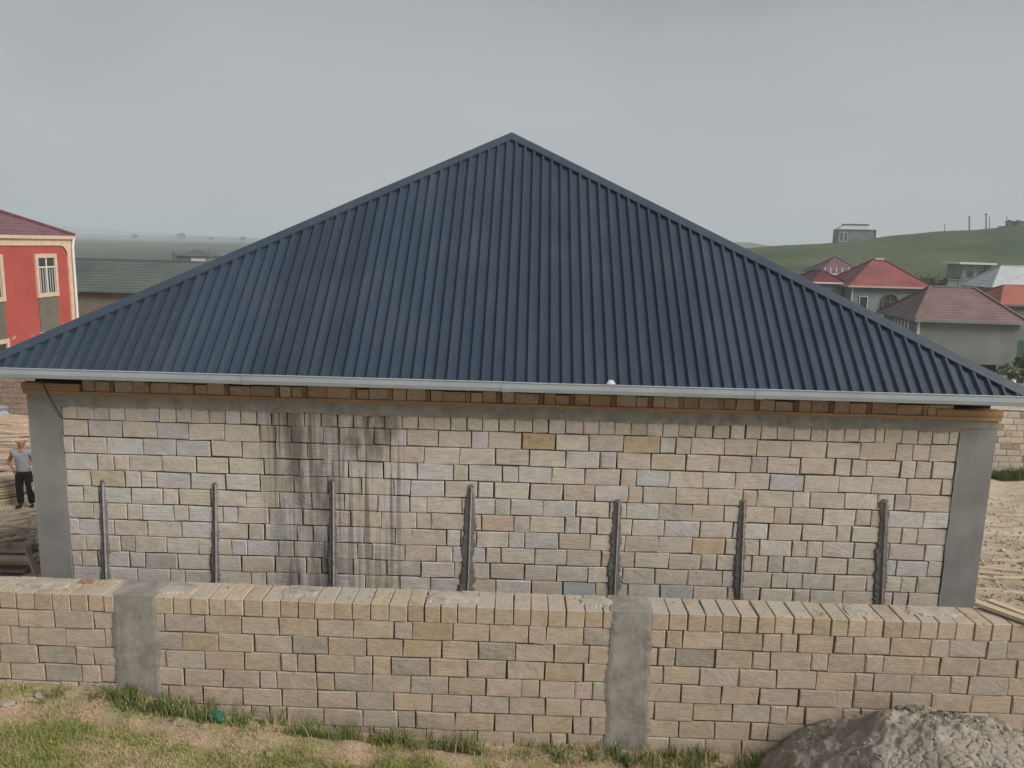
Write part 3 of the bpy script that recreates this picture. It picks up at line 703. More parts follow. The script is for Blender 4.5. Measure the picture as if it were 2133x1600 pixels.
# coping: blocks laid across the wall, each with its own top and end
copm = []
def coping_mesh(seed):
    r = random.Random(seed); me = bpy.data.meshes.new('coping_stone'); bm = bmesh.new(); bmesh.ops.create_cube(bm, size=1.0)
    for v in bm.verts:
        v.co = Vector((v.co.x*SHD, v.co.y*0.385+0.1925, v.co.z*0.19)); v.co += Vector([r.uniform(-0.002, 0.002) for _ in range(3)])
    bmesh.ops.bevel(bm, geom=list(bm.edges), offset=0.007, segments=1, affect='EDGES')
    bmesh.ops.triangulate(bm, faces=[f for f in bm.faces if len(f.verts) > 4])
    bm.to_mesh(me); bm.free(); me.materials.append(M['stone_wall']); return me
copm = [coping_mesh(500+i) for i in range(14)]
x = NX0; r = random.Random(55)
while x < NX1:
    L = r.uniform(0.170, 0.200)
    inpost = [p for p in posts if x+L > p[0]+0.02 and x < p[1]-0.02]
    if inpost:
        if inpost[0][0]-x > 0.05: L = inpost[0][0]-x+0.01
        else: x = inpost[0][1]-0.004; continue
    o = link('coping_stone', r.choice(copm), core); pl = parent_loc(core)
    Mx = Matrix.Translation((x+L/2, WY0-0.004+r.uniform(-0.006, 0.006), WTOP-0.095+r.uniform(-0.005, 0.004))) @ Matrix.Rotation(r.uniform(-0.012, 0.012), 4, 'Y') @ Matrix.Rotation(r.uniform(-0.02, 0.02), 4, 'Z') @ Matrix.Diagonal(((L-r.choice((0.006, 0.010, 0.010, 0.016)))/SHD, 1, 1, 1))
    o.matrix_local = Matrix.Translation(-pl) @ Mx
    o.color = (*tone(r, [(0.60, 0.485, 0.355), (0.61, 0.50, 0.38), (0.58, 0.475, 0.36), (0.63, 0.525, 0.40), (0.56, 0.45, 0.325)]), 1)
    x += L
# concrete posts with ragged edges
for i, (x0, x1) in enumerate(posts):
    r = random.Random(70+i); b = MB(); n = 40; m_ = 12; rows = []
    for k in range(n+1):
        z = -0.35+(WTOP+0.004+0.35)*k/n; rg = 1.0 if z < WTOP-0.35 else 0.35
        xa = x0-rg*(0.02+0.04*mnoise.noise((z*2.2, i*4.1, 1))+0.018*mnoise.noise((z*17, i*4.1, 5)))-r.uniform(0, 0.006); xb = x1+rg*(0.025+0.05*mnoise.noise((z*2.6, i*4.1, 8))+0.02*mnoise.noise((z*15, i*4.1, 3)))+r.uniform(0, 0.006)
        row = [(xa-0.004, WY0+0.02, z)]
        for j in range(m_+1):
            t = j/m_; ed = min(t, 1-t)*m_
            row.append((xa+(xb-xa)*t, WY0-(0.012 if ed >= 1 else 0.004)+mnoise.noise((xa+(xb-xa)*t*3.0, z*3.0, i*3.0))*0.009+r.uniform(-0.002, 0.002), z))
        row.append((xb+0.004, WY0+0.02, z)); rows.append(row)
    for a_, c_ in zip(rows, rows[1:]):
        for j in range(len(a_)-1): b.quad(a_[j], a_[j+1], c_[j+1], c_[j])
    top = rows[-1]; tz = WTOP+0.006
    for j in range(len(top)-1):
        b.quad(top[j], top[j+1], (top[j+1][0], WY1+0.005, tz+0.004), (top[j][0], WY1+0.005, tz+0.004))
    b.box(x0, x1, WY0+0.021, WY1, -0.3, WTOP-0.005)
    part(b, 'concrete_post', M['pillar_wall'], nw)
# mortar slopped over the coping in places
for k, (pa, pb) in enumerate(((0, 120), (318, 400), (580, 660), (890, 1000), (1205, 1275), (1730, 1775), (1850, 1960))):
    r = random.Random(800+k); xa, xb = onz(pa, 1240, WTOP)[0], onz(pb, 1240, WTOP)[0]; b = MB(); n = 16; m_ = 6; rows = []
    y_a, y_b = WY0+r.uniform(0.03, 0.12), WY1+0.02
    for i in range(n+1):
        t = i/n; e = math.sin(math.pi*min(max(t, 0.03), 0.97))**0.35; row = []
        ya = y_a+(0.5-0.5*e)*0.2+r.uniform(-0.03, 0.03); yb = y_b-(1-e)*0.2+r.uniform(-0.03, 0.0)
        for j in range(m_+1):
            q = j/m_; h = (0.010+0.006*mnoise.noise((xa+t*3, q*4, k)))*math.sin(math.pi*min(max(q, 0.04), 0.96))**0.5*e - (0.012 if j in (0, m_) or i in (0, n) else 0)
            row.append((xa+(xb-xa)*t+r.uniform(-0.01, 0.01), ya+(yb-ya)*q, WTOP+0.004+h))
        rows.append(row)
    for a_, c_ in zip(rows, rows[1:]):
        for j in range(m_): b.quad(a_[j], c_[j], c_[j+1], a_[j+1])
    part(b, 'mortar_smear', M['smear'], nw)
# broken tile bit and pale planks by the wall
p = at(178, 1210, 8.0); b = MB(); b.box(-0.075, 0.075, -0.03, 0.03, 0, 0.018, Matrix.Rotation(0.12, 4, 'Z'), j=0.006)
o = b.build('tile_shard', M['shard']); o.location = (p[0], 8.02, WTOP+0.004); tag(o, 'small terracotta shard lying on the wall top at the left', 'shard')

# ------------------------------------------------------------------ mound of cracked clay
MC = (4.02, 6.95)
def mound_material():
    m, n, l, b = nt('cracked_clay'); p = posn(n)
    k = mixrgb(n, l, (0.25, 0.22, 0.185), (0.42, 0.375, 0.32), ramp(n, l, noise(n, l, 3.5, 6, 0.65, p), 0.3, 0.68))
    k = mixrgb(n, l, k, (0.13, 0.14, 0.07), ramp(n, l, noise(n, l, 2.0, 4, 0.6, p), 0.55, 0.7, 0, 0.4))
    k = mixrgb(n, l, k, (0.10, 0.09, 0.075), ramp(n, l, noise(n, l, 30, 5, 0.7, p), 0.52, 0.70, 0, 0.6))
    l.new(k, b.inputs['Base Color']); b.inputs['Roughness'].default_value = 0.95; b.inputs['Specular IOR Level'].default_value = 0.15
    bump(n, l, noise(n, l, 40, 6, 0.7, p), 0.6, 0.014, b)
    return m
rngm = np.random.default_rng(8); cells = np.stack([rngm.uniform(2.0, 6.6, 1000), rngm.uniform(5.4, 7.9, 1000)], -1)
def mound_z(X, Y):
    dx = (X-MC[0]); dy = (Y-MC[1])
    dx = np.where(dx < 0, dx/1.75, dx/2.6); dy = np.where(dy > 0, dy/1.35, dy/1.8)
    rr_ = np.sqrt(dx*dx+dy*dy)+0.16*(vnoise(X, Y, 0.5, 12)-0.5)
    prof_ = np.clip(1-rr_**1.8, 0, 1); z = -0.30+1.13*prof_
    # cracks between clay plates
    P = np.stack([X+0.05*(vnoise(X, Y, 0.12, 3)-0.5), Y+0.05*(vnoise(X, Y, 0.12, 5)-0.5)], -1).reshape(-1, 2); d1 = np.full(len(P), 9.0); d2 = np.full(len(P), 9.0)
    for c in cells:
        d = np.hypot(P[:, 0]-c[0], P[:, 1]-c[1]); m_ = d < d1; d2 = np.where(m_, d1, np.minimum(d2, d)); d1 = np.where(m_, d, d1)
    e = ((d2-d1)).reshape(X.shape)
    dens = sstep(7.0, 6.75, Y+0.3*(vnoise(X, Y, 0.4, 9)-0.5))*sstep(3.0, 3.5, X)
    z = z-0.026*(1-sstep(0.0, 0.011, e))*prof_*(0.05+0.95*dens)
    k_ = 0.85-0.6*dens
    return z+((vnoise(X, Y, 0.16, 21)-0.5)*0.07+(vnoise(X, Y, 0.07, 22)-0.5)*0.05+(vnoise(X, Y, 0.035, 24)-0.5)*0.025)*k_+(vnoise(X, Y, 0.33, 23)-0.5)*0.08
o = grid_object('earth_mound', np.arange(1.9, 6.5, 0.010), np.concatenate([np.arange(5.0, 6.0, 0.1), np.arange(6.0, 7.74, 0.010)]), mound_z, mound_material())
del o['kind']; tag(o, 'mound of grey cracked dry clay heaped against the low wall', 'mound')

# ------------------------------------------------------------------ grass and weeds (uncountable: stuff)
def mound_cover(x, y):
    dx = x-MC[0]; dy = y-MC[1]; dx = np.where(dx < 0, dx/1.55, dx/2.0); dy = np.where(dy > 0, dy/1.1, dy/1.6); return dx*dx+dy*dy < 0.85
def leaf_material(name, rough=0.75):
    m, n, l, b = nt(name); a = n.new('ShaderNodeAttribute'); a.attribute_name = 'tone'
    l.new(a.outputs['Color'], b.inputs['Base Color']); b.inputs['Roughness'].default_value = rough; b.inputs['Specular IOR Level'].default_value = 0.2
    tr = n.new('ShaderNodeBsdfTranslucent'); l.new(a.outputs['Color'], tr.inputs['Color']); mx = n.new('ShaderNodeMixShader'); mx.inputs[0].default_value = 0.25
    l.new(b.outputs[0], mx.inputs[1]); l.new(tr.outputs[0], mx.inputs[2]); l.new(mx.outputs[0], n['Material Output'].inputs['Surface']); return m
M['blade'] = leaf_material('grass_blade')
def blades(name, x, y, z, h, w, lean, colr, mat):
    """one bent blade (a quad and a tip) per point"""
    N = len(x); rg = np.random.default_rng(abs(hash(name)) % 1000 if False else len(name)*7+N % 13)
    a = rg.uniform(0, 2*np.pi, N); la = rg.uniform(0, 2*np.pi, N); ll = lean*rg.uniform(0.3, 1.3, N)*h
    dx, dy = np.cos(a)*w/2, np.sin(a)*w/2; lx, ly = np.cos(la)*ll, np.sin(la)*ll
    P = np.empty((N, 5, 3))
    P[:, 0] = np.stack([x-dx, y-dy, z-0.01], -1); P[:, 1] = np.stack([x+dx, y+dy, z-0.01], -1)
    P[:, 2] = np.stack([x+dx*0.8+lx*0.35, y+dy*0.8+ly*0.35, z+h*0.55], -1); P[:, 3] = np.stack([x-dx*0.8+lx*0.35, y-dy*0.8+ly*0.35, z+h*0.55], -1)
    P[:, 4] = np.stack([x+lx, y+ly, z+h*np.sqrt(np.clip(1-(ll/h)**2*0.5, 0.2, 1))], -1)
    base = (np.arange(N)*5)[:, None]
    loops = np.concatenate([base+np.array([[0, 1, 2, 3]]), base+np.array([[3, 2, 4]])], 1).ravel()
    starts = np.stack([np.arange(N)*7, np.arange(N)*7+4], -1).ravel()
    me = bpy.data.meshes.new(name); me.vertices.add(N*5); me.vertices.foreach_set('co', P.ravel())
    me.loops.add(N*7); me.loops.foreach_set('vertex_index', loops.astype(np.int32))
    me.polygons.add(N*2); me.polygons.foreach_set('loop_start', starts.astype(np.int32)); me.materials.append(mat); me.update(calc_edges=True)
    at_ = me.color_attributes.new('tone', 'FLOAT_COLOR', 'POINT'); cc = np.ones((N, 5, 4), np.float32); cc[:, :, :3] = colr[:, None, :]; at_.data.foreach_set('color', cc.ravel())
    o = link(name, me); tag(o, kind='stuff'); return o
rg = np.random.default_rng(3)
GREEN = np.array([0.26, 0.33, 0.08]); DARKGR = np.array([0.070, 0.115, 0.042]); STRAW = np.array([0.60, 0.48, 0.31]); YEL = np.array([0.43, 0.45, 0.14])
N = 210000
x = rg.uniform(-7.2, 6.5, N); y = rg.uniform(5.6, 7.70, N)
pn = vnoise(x, y, 0.55, 31)*0.55+vnoise(x, y, 0.2, 32)*0.45
inner = sstep(7.16, 6.78, y+0.10*np.sin(x*1.7)-0.018*(x+5))         # the turf proper starts away from the wall
dens = np.clip(inner*1.1+(pn-0.54)*2.0, 0.04, 1)
keepm = (rg.random(N) < dens) & ~mound_cover(x, y); x, y, pn, inner = x[keepm], y[keepm], pn[keepm], inner[keepm]
z = ground_z(x, y); mixg = np.clip(inner*0.85+(pn-0.5)*1.8+rg.normal(0, 0.22, len(x)), 0, 1)[:, None]
cg = STRAW*(1-mixg)+(YEL*(1-pn[:, None])+GREEN*pn[:, None])*mixg; cg = cg*rg.uniform(0.55, 1.35, (len(x), 1))
blades('grass', x, y, z, rg.uniform(0.02, 0.06, len(x))*(0.6+0.9*vnoise(x, y, 0.12, 36)), rg.uniform(0.004, 0.008, len(x)), 0.7, cg, M['blade'])
# taller weeds in tufts along the foot of the wall
tx, ty, th = [], [], []
for (xa, xb, n, hh) in ((-6.8, -4.3, 40, 0.06), (-4.3, -3.4, 42, 0.13), (-3.5, -0.3, 95, 0.17), (-0.3, 0.9, 14, 0.08), (0.7, 2.9, 70, 0.12), (2.6, 3.2, 22, 0.05)):
    for _ in range(n):
        cx, cy_ = rg.uniform(xa, xb), rg.uniform(7.40, 7.69); k = int(rg.integers(6, 55)); s = rg.uniform(0.02, 0.09)
        tx.append(rg.normal(cx, s, k)); ty.append(np.minimum(rg.normal(cy_, s, k), 7.70)); th.append(hh*rg.choice([0.35, 0.6, 0.9, 1.2, 1.6])*rg.uniform(0.5, 1.1, k))
tx, ty, th = np.concatenate(tx), np.concatenate(ty), np.concatenate(th)
kk = rg.random(len(tx))[:, None]; ctone = DARKGR*(1-kk*0.7)+GREEN*kk*0.75; dryf = (rg.random(len(tx)) < 0.16)[:, None]; ctone = np.where(dryf, STRAW*0.9, ctone)
blades('weeds', tx, ty, ground_z(tx, ty), th, rg.uniform(0.005, 0.011, len(tx)), 0.55, ctone, M['blade'])
# seed stalks and scattered taller grass further out
N = 5200; x = rg.uniform(-6.8, 3.0, N); y = rg.uniform(6.2, 7.5, N); k = vnoise(x, y, 0.4, 44) > 0.58; x, y = x[k], y[k]; k = ~mound_cover(x, y); x, y = x[k], y[k]
mm = rg.random((len(x), 1)); blades('tall_grass', x, y, ground_z(x, y), rg.uniform(0.04, 0.095, len(x)), rg.uniform(0.003, 0.006, len(x)), 0.7, (YEL*mm+STRAW*(1-mm))*0.9, M['blade'])
# sparse growth over the mound's shaded back
N = 1500; x = rg.uniform(2.9, 5.9, N); y = rg.uniform(6.9, 7.5, N); Zm = mound_z(x.reshape(1, -1), y.reshape(1, -1)).ravel(); k = (Zm > 0.05) & (vnoise(x, y, 0.3, 51) > 0.5)
x, y, Zm = x[k], y[k], Zm[k]; blades('mound_weeds', x, y, Zm, rg.uniform(0.02, 0.05, len(x)), rg.uniform(0.004, 0.007, len(x)), 0.8, np.tile(np.array([0.11, 0.12, 0.06]), (len(x), 1))*rg.uniform(0.6, 1.3, (len(x), 1)), M['blade'])

# crumpled teal bag, pale stones
def lump(name, loc, size, mat, seed, sq=0.6):
    r = random.Random(seed); bm = bmesh.new(); bmesh.ops.create_icosphere(bm, subdivisions=3, radius=1.0)
    for v in bm.verts:
        k = 1+0.34*mnoise.noise(v.co*1.7+Vector((seed, 0, 0)))+0.18*mnoise.noise(v.co*4.2+Vector((0, seed, 0))); v.co = Vector((v.co.x*size[0], v.co.y*size[1], v.co.z*size[2]))*k
    me = bpy.data.meshes.new(name); bm.to_mesh(me); bm.free(); me.materials.append(mat); o = link(name, me); o.location = loc; o.rotation_euler[2] = r.uniform(0, 3); return o
def grd(px, py, Y): p = at(px, py, Y); return (p[0], Y, float(ground_z(p[0], Y)))
p = grd(448, 1462, 7.50); o = lump('plastic_bag', (p[0], p[1], p[2]+0.07), (0.10, 0.07, 0.075), M['teal'], 2); tag(o, 'crumpled teal plastic bag in the weeds at the wall foot', 'bag')
stone_bits = [((80, 1448), 7.20, 0.050, 'pale broken stone in the grass at the far left', 'GREYW'), ((14, 1468), 7.05, 0.055, 'pale stone half out of the frame at the left edge', 'GREYW'),
              ((372, 1502), 7.00, 0.075, 'flat rough stone lying in dry grass below the left post', 'DARKG'), ((425, 1518), 6.95, 0.045, 'small yellowish stone beside the flat rough stone', 'TAN')]
for i, (q, Y, s, lab, cn) in enumerate(stone_bits):
    p = onz(q[0], q[1], float(ground_z(at(*q, Y)[0], Y))+s*0.3); z = float(ground_z(p[0], p[1]))
    o = lump('stone', (p[0], p[1], z+s*0.1), (s*1.2, s*0.8, s*0.5), M['stone_house'], 20+i); o.color = (*{'GREYW': (0.42, 0.39, 0.35), 'DARKG': (0.34, 0.28, 0.21), 'TAN': (0.42, 0.34, 0.21)}[cn], 1)
    tag(o, lab, 'stone')

# ------------------------------------------------------------------ yard on the left: man, timber, tarp, rear wall
def yard_hit(px, py):
    d = ray(px, py); t = 5.0
    for _ in range(400):
        p = EYE+d*t
        if p[2] <= float(ground_z(p[0], p[1])) and p[1] > 9.3: return p
        t *= 1.008
    return p

def man():
    foot = yard_hit(55, 1057); S = 1.74
    root = tag(empty('person', tuple(foot)), 'bald man in grey T-shirt and black trousers, hand on hip, beside the left pillar', 'person')
    def skin(name, pts, edges, mat, parent, sub=2):
        me = bpy.data.meshes.new(name); me.from_pydata([q[0] for q in pts], edges, []); o = link(name, me, parent)
        sm = o.modifiers.new('skin', 'SKIN'); sm.use_smooth_shade = True
        for i, q in enumerate(pts):
            v = me.skin_vertices[0].data[i]; v.radius = q[1] if hasattr(q[1], '__len__') else (q[1], q[1]); v.use_root = (i == 0)
        ss = o.modifiers.new('sub', 'SUBSURF'); ss.levels = ss.render_levels = sub; me.materials.append(mat); return o
    # he faces the camera (-Y); his right arm (image left, -X) is akimbo
    body = [((0, 0, 0.95), (0.15, 0.105)), ((0, 0, 1.10), (0.145, 0.11)), ((0, 0.0, 1.28), (0.165, 0.115)), ((0, 0.01, 1.42), (0.13, 0.085)), ((0, 0.005, 1.50), (0.058, 0.058)),
            ((0.0, -0.01, 1.57), (0.075, 0.085)), ((0.0, -0.012, 1.64), (0.080, 0.095)), ((0, -0.005, 1.705), (0.055, 0.065)),
            ((-0.19, 0.01, 1.41), 0.062), ((-0.33, 0.07, 1.19), 0.046), ((-0.36, 0.06, 1.15), 0.044), ((-0.235, -0.03, 1.03), 0.034), ((-0.185, -0.06, 0.995), 0.034),
            ((0.19, 0.01, 1.41), 0.062), ((0.245, 0.03, 1.13), 0.045), ((0.255, -0.02, 0.88), 0.034),
            ((-0.10, 0, 0.88), 0.088), ((-0.115, -0.015, 0.50), 0.062), ((-0.12, 0.015, 0.28), 0.055), ((-0.125, 0.02, 0.09), 0.040),
            ((0.10, 0, 0.88), 0.088), ((0.12, -0.015, 0.50), 0.062), ((0.13, 0.015, 0.28), 0.055), ((0.135, 0.02, 0.09), 0.040)]
    ed = [(0, 1), (1, 2), (2, 3), (3, 4), (4, 5), (5, 6), (6, 7), (3, 8), (8, 9), (9, 10), (10, 11), (11, 12), (3, 13), (13, 14), (14, 15), (0, 16), (16, 17), (17, 18), (18, 19), (0, 20), (20, 21), (21, 22), (22, 23)]
    skin('body', body, ed, M['skin'], root)
    skin('t_shirt', [((0, 0, 0.90), (0.168, 0.125)), ((0, 0, 0.97), (0.176, 0.132)), ((0, 0, 1.12), (0.17, 0.132)), ((0, 0, 1.28), (0.187, 0.135)), ((0, 0.01, 1.42), (0.15, 0.10)), ((0, 0.01, 1.485), (0.07, 0.072)),
                     ((-0.19, 0.01, 1.41), 0.082), ((-0.27, 0.045, 1.29), 0.075), ((0.19, 0.01, 1.41), 0.082), ((0.225, 0.025, 1.26), 0.075)], [(0, 1), (1, 2), (2, 3), (3, 4), (4, 5), (4, 6), (6, 7), (4, 8), (8, 9)], M['shirt'], root)
    skin('trousers', [((0, 0, 1.0), (0.16, 0.118)), ((0, 0, 0.90), (0.163, 0.122)), ((-0.10, 0, 0.82), 0.112), ((-0.117, -0.01, 0.50), 0.090), ((-0.125, 0.015, 0.08), 0.080),
                      ((0.10, 0, 0.82), 0.112), ((0.122, -0.01, 0.50), 0.090), ((0.135, 0.015, 0.08), 0.080)], [(0, 1), (1, 2), (2, 3), (3, 4), (1, 5), (5, 6), (6, 7)], M['trousers'], root)
    for s, xx in ((-1, -0.125), (1, 0.135)):
        skin('shoe', [((xx, 0.05, 0.045), (0.045, 0.045)), ((xx+s*0.015, -0.05, 0.04), (0.05, 0.04)), ((xx+s*0.04, -0.17, 0.03), (0.045, 0.03))], [(0, 1), (1, 2)], M['shoe'], root)
    # face: nose, ears, brows, mouth; a fringe of hair round the bald head
    def blob(name, c, s, mat):
        bm = bmesh.new(); bmesh.ops.create_icosphere(bm, subdivisions=2, radius=1.0)
        for v in bm.verts: v.co = Vector((v.co.x*s[0], v.co.y*s[1], v.co.z*s[2]))
        me = bpy.data.meshes.new(name); bm.to_mesh(me); bm.free(); me.materials.append(mat); me.polygons.foreach_set('use_smooth', [True]*len(me.polygons)); o = link(name, me, root); o.location = c; return o
    blob('nose', (0, -0.108, 1.615), (0.013, 0.02, 0.022), M['skin'])
    for s in (-1, 1):
        blob('ear', (s*0.083, 0.0, 1.62), (0.012, 0.02, 0.03), M['skin']); blob('eye', (s*0.031, -0.094, 1.637), (0.014, 0.010, 0.007), M['trousers']); blob('eyebrow', (s*0.033, -0.096, 1.655), (0.02, 0.010, 0.005), M['hair'])
    blob('mouth', (0, -0.094, 1.575), (0.023, 0.010, 0.006), M['timber_red']); blob('hair', (0, 0.030, 1.63), (0.086, 0.078, 0.055), M['hair'])
    # hands: palm and five fingers each; the right one is braced on the hip, the left one holds a bag
    def hand(base, d, side, nrm_, curl):
        d, side, nrm_ = Vector(d).normalized(), Vector(side).normalized(), Vector(nrm_).normalized(); base = Vector(base)
        b = MB(); b.tube([base-d*0.02, base+d*0.04, base+d*0.085], [0.027, 0.036, 0.033], 10)
        for k, (off, ln) in enumerate(((-0.030, 0.065), (-0.010, 0.078), (0.010, 0.072), (0.029, 0.055))):
            s = base+d*0.078+side*off; p1 = s+d*ln*0.5+nrm_*curl*0.2*ln; p2 = p1+d*ln*0.28+nrm_*curl*0.6*ln; b.tube([s, p1, p2], [0.0095, 0.009, 0.007], 6)
        s = base+d*0.02-side*0.028; b.tube([s, s+d*0.035-side*0.028, s+d*0.062-side*0.034+nrm_*curl*0.02], [0.012, 0.0105, 0.008], 6)
        return b.build('hand', M['skin'], root, True)
    hand((-0.195, -0.06, 1.0), (0.55, -0.35, -0.55), (0.3, 0.2, 0.9), (0.2, -1, 0), 0.5)
    hand((0.255, -0.025, 0.865), (0.0, -0.15, -1), (0, -1, 0.1), (-1, 0, 0), 1.0)
    root.rotation_euler[2] = math.radians(8)
    bg_ = lump('carrier_bag', (foot[0]+0.27, foot[1]-0.03, foot[2]+0.56), (0.075, 0.10, 0.15), M['bag'], 3); tag(bg_, 'small white carrier bag hanging by the man beside the pillar', 'bag')
man()

# timber: every plank its own object
pm = {}
def plank_mesh(k, mat):
    key = (k, mat.name)
    if key not in pm:
        r = random.Random(300+k); b = MB(); L = 1.0; n = 5; rows = []; bow = r.uniform(-0.02, 0.02)
        for i in range(n+1):
            t = i/n; z = bow*math.sin(t*math.pi); rows.append([(t-0.5, -0.5, z-0.5), (t-0.5, 0.5, z-0.5), (t-0.5, 0.5, z+0.5), (t-0.5, -0.5, z+0.5)])
        for a_, c_ in zip(rows, rows[1:]):
            for j in range(4): b.quad(a_[j], a_[(j+1) % 4], c_[(j+1) % 4], c_[j])
        b.quad(*rows[0][::-1]); b.quad(*rows[-1]); pm[key] = b.mesh('plank', mat)
    return pm[key]
def plank(a, bb, w, t, k, mat, label, group, roll=0.0, cat='plank'):
    a, bb = Vector(a), Vector(bb); d = (bb-a); L = d.length; d.normalize(); s = Vector((0, 0, 1)).cross(d)
    if s.length < 0.05: s = Vector((1, 0, 0))
    s.normalize(); u = d.cross(s); R = Matrix(((d.x, s.x, u.x), (d.y, s.y, u.y), (d.z, s.z, u.z))).to_4x4()
    o = link('plank', plank_mesh(k, mat)); o.matrix_world = Matrix.Translation((a+bb)/2) @ R @ Matrix.Rotation(roll, 4, 'X') @ Matrix.Diagonal((L, w, t, 1)); tag(o, label, cat, group); return o
r = random.Random(61)
# stack behind the man
c0 = yard_hit(20, 1058); c0 = Vector((c0[0]-0.35, c0[1]+0.45, c0[2])); dirA = Vector((0.72, 0.69, 0)).normalized(); sideA = Vector((-dirA.y, dirA.x, 0))
for lay in range(8):
    for j in range(4):
        jit_ = r.uniform(-0.45, 0.35); z = c0.z+0.06+lay*0.075+r.uniform(-0.01, 0.01)
        if lay == 7 and j in (0, 3): continue
        m_ = c0+sideA*(j*0.17-0.2+r.uniform(-0.02, 0.02)); m_.z = z; dd = (dirA+Vector((r.uniform(-0.05, 0.05), r.uniform(-0.05, 0.05), r.uniform(-0.01, 0.012)))).normalized()
        plank(m_-dd*3.0, m_+dd*(0.55+jit_), 0.145, 0.055, r.randrange(6), M['timber'] if r.random() < 0.7 else M['timber_grey'], 'sawn pale plank in the timber stack behind the man', 'planks stacked behind the man', r.uniform(-0.08, 0.08))
# nearer pile at the foot of the left pillar
c1 = yard_hit(42, 1200); gz = c1[2]
for lay in range(5):
    for j in range(3):
        z = gz+0.05+lay*0.085; y = c1[1]+0.15+j*0.22+r.uniform(-0.03, 0.03); xr = at(84, 1160, y)[0]+r.uniform(-0.35, 0.0)
        plank((xr-3.2, y+r.uniform(-0.1, 0.1), z+r.uniform(-0.02, 0.02)), (xr, y+r.uniform(-0.1, 0.1), z+r.uniform(-0.02, 0.02)), 0.19, 0.05, r.randrange(6), M['timber'] if (lay+j) % 4 else M['timber_grey'], 'horizontal plank in the pile at the foot of the left pillar', 'planks piled by the left pillar', r.uniform(-0.06, 0.06))
for i in range(9):
    q = yard_hit(r.uniform(2, 66), r.uniform(1110, 1150)); a = r.uniform(-0.5, 0.9); L = r.uniform(0.4, 0.9); z = gz+0.48+r.uniform(0, 0.14); y = c1[1]+r.uniform(0.1, 0.7); x0 = at(r.uniform(4, 58), 1140, y)[0]
    plank((x0-math.cos(a)*L/2, y-0.2*math.sin(a), z-0.1*math.sin(a)), (x0+math.cos(a)*L/2, y+0.3*math.sin(a), z+0.12*math.sin(a)), r.uniform(0.05, 0.10), 0.03, r.randrange(6), M['timber'] if i % 2 else M['timber_grey'], 'short broken board thrown on top of the near timber pile', 'offcuts on the near pile', r.uniform(-0.6, 0.6))
ly = c1[1]-0.12; a_ = at(55, 1138, ly); b2 = at(79, 1206, ly-0.1); plank(b2, a_, 0.075, 0.05, 1, M['timber'], 'pale reddish stick leaning on the near timber pile', None)
# loose boards and scraps on the yard
for i in range(26):
    q = yard_hit(r.uniform(0, 60), r.uniform(880, 985)); a = r.uniform(-0.25, 0.35); L = r.uniform(0.8, 2.4)
    z = q[2]+0.05+r.uniform(0, 0.05); plank((q[0]-L/2*math.cos(a), q[1]-L/2*math.sin(a), z), (q[0]+L/2*math.cos(a), q[1]+L/2*math.sin(a), z), r.uniform(0.10, 0.18), 0.04, r.randrange(6), M['timber'] if i % 3 else M['timber_grey'], 'loose board lying flat on the yard beyond the man', 'boards strewn over the yard')
for i in range(14):
    q = yard_hit(r.uniform(0, 70), r.uniform(1068, 1120)); a = r.uniform(-0.6, 1.2); L = r.uniform(0.25, 0.6); z = q[2]+0.03
    plank((q[0]-L/2*math.cos(a), q[1]-L/2*math.sin(a), z), (q[0]+L/2*math.cos(a), q[1]+L/2*math.sin(a), z+0.04), r.uniform(0.04, 0.08), 0.025, r.randrange(6), M['timber_grey'] if i % 2 else M['timber'], 'small wood scrap on the ground between the two timber piles', 'wood scraps on the ground')
for i in range(12):     # right side: thin laths half sunk in the sand
    q = yard_hit(r.uniform(2048, 2140), r.uniform(1060, 1235)); a = r.uniform(-0.45, 0.05); L = r.uniform(0.5, 1.3); z = q[2]+0.025
    plank((q[0]-L/2*math.cos(a), q[1]-L/2*math.sin(a), z), (q[0]+L/2*math.cos(a), q[1]+L/2*math.sin(a), z), r.uniform(0.05, 0.10), 0.03, r.randrange(6), M['timber'], 'pale lath lying on the sand right of the house', 'laths on the sand right of the house')
plank(onz(2033, 1255, 1.52), onz(2150, 1297, 1.51), 0.10, 0.04, 2, M['timber'], 'pale plank laid slantwise on the low wall top at the right', None)
plank(onz(2060, 1252, 1.53), onz(2165, 1292, 1.52), 0.08, 0.04, 3, M['timber'], 'second pale plank slanting over the wall top, nearer the sandy yard', None)

# clods and chips that rolled down the mound
rc_ = np.random.default_rng(23); vv, ff = [], []
for _ in range(650):
    a_ = rc_.uniform(0, 6.283); q_ = rc_.uniform(0.05, 1.12)**0.6; x_, y_ = MC[0]+math.cos(a_)*1.75*q_, min(MC[1]+math.sin(a_)*1.1*q_, 7.62)
    if not (2.0 < x_ < 6.4 and 5.9 < y_): continue
    zz = max(float(mound_z(np.array([[x_]]), np.array([[y_]]))[0, 0]), float(ground_z(x_, y_))); s_ = rc_.uniform(0.006, 0.02)*(2.0 if rc_.random() < 0.08 else 1); n0 = len(vv)
    R_ = Matrix.Rotation(rc_.uniform(0, 6.28), 3, Vector(rc_.normal(0, 1, 3)).normalized())
    for q in ((1, 0, 0), (-1, 0, 0), (0, 1, 0), (0, -1, 0), (0, 0, 1), (0, 0, -1)):
        w_ = R_ @ Vector(q)*s_*rc_.uniform(0.6, 1.3); vv.append((x_+w_.x, y_+w_.y, zz+s_*0.3+w_.z*0.8))
    for (a1, b1, c1_) in ((0, 2, 4), (2, 1, 4), (1, 3, 4), (3, 0, 4), (2, 0, 5), (1, 2, 5), (3, 1, 5), (0, 3, 5)): ff.append((n0+a1, n0+b1, n0+c1_))
me = bpy.data.meshes.new('clods'); me.from_pydata(vv, [], ff); me.materials.append(mound_material()); tag(link('clods', me), kind='stuff')
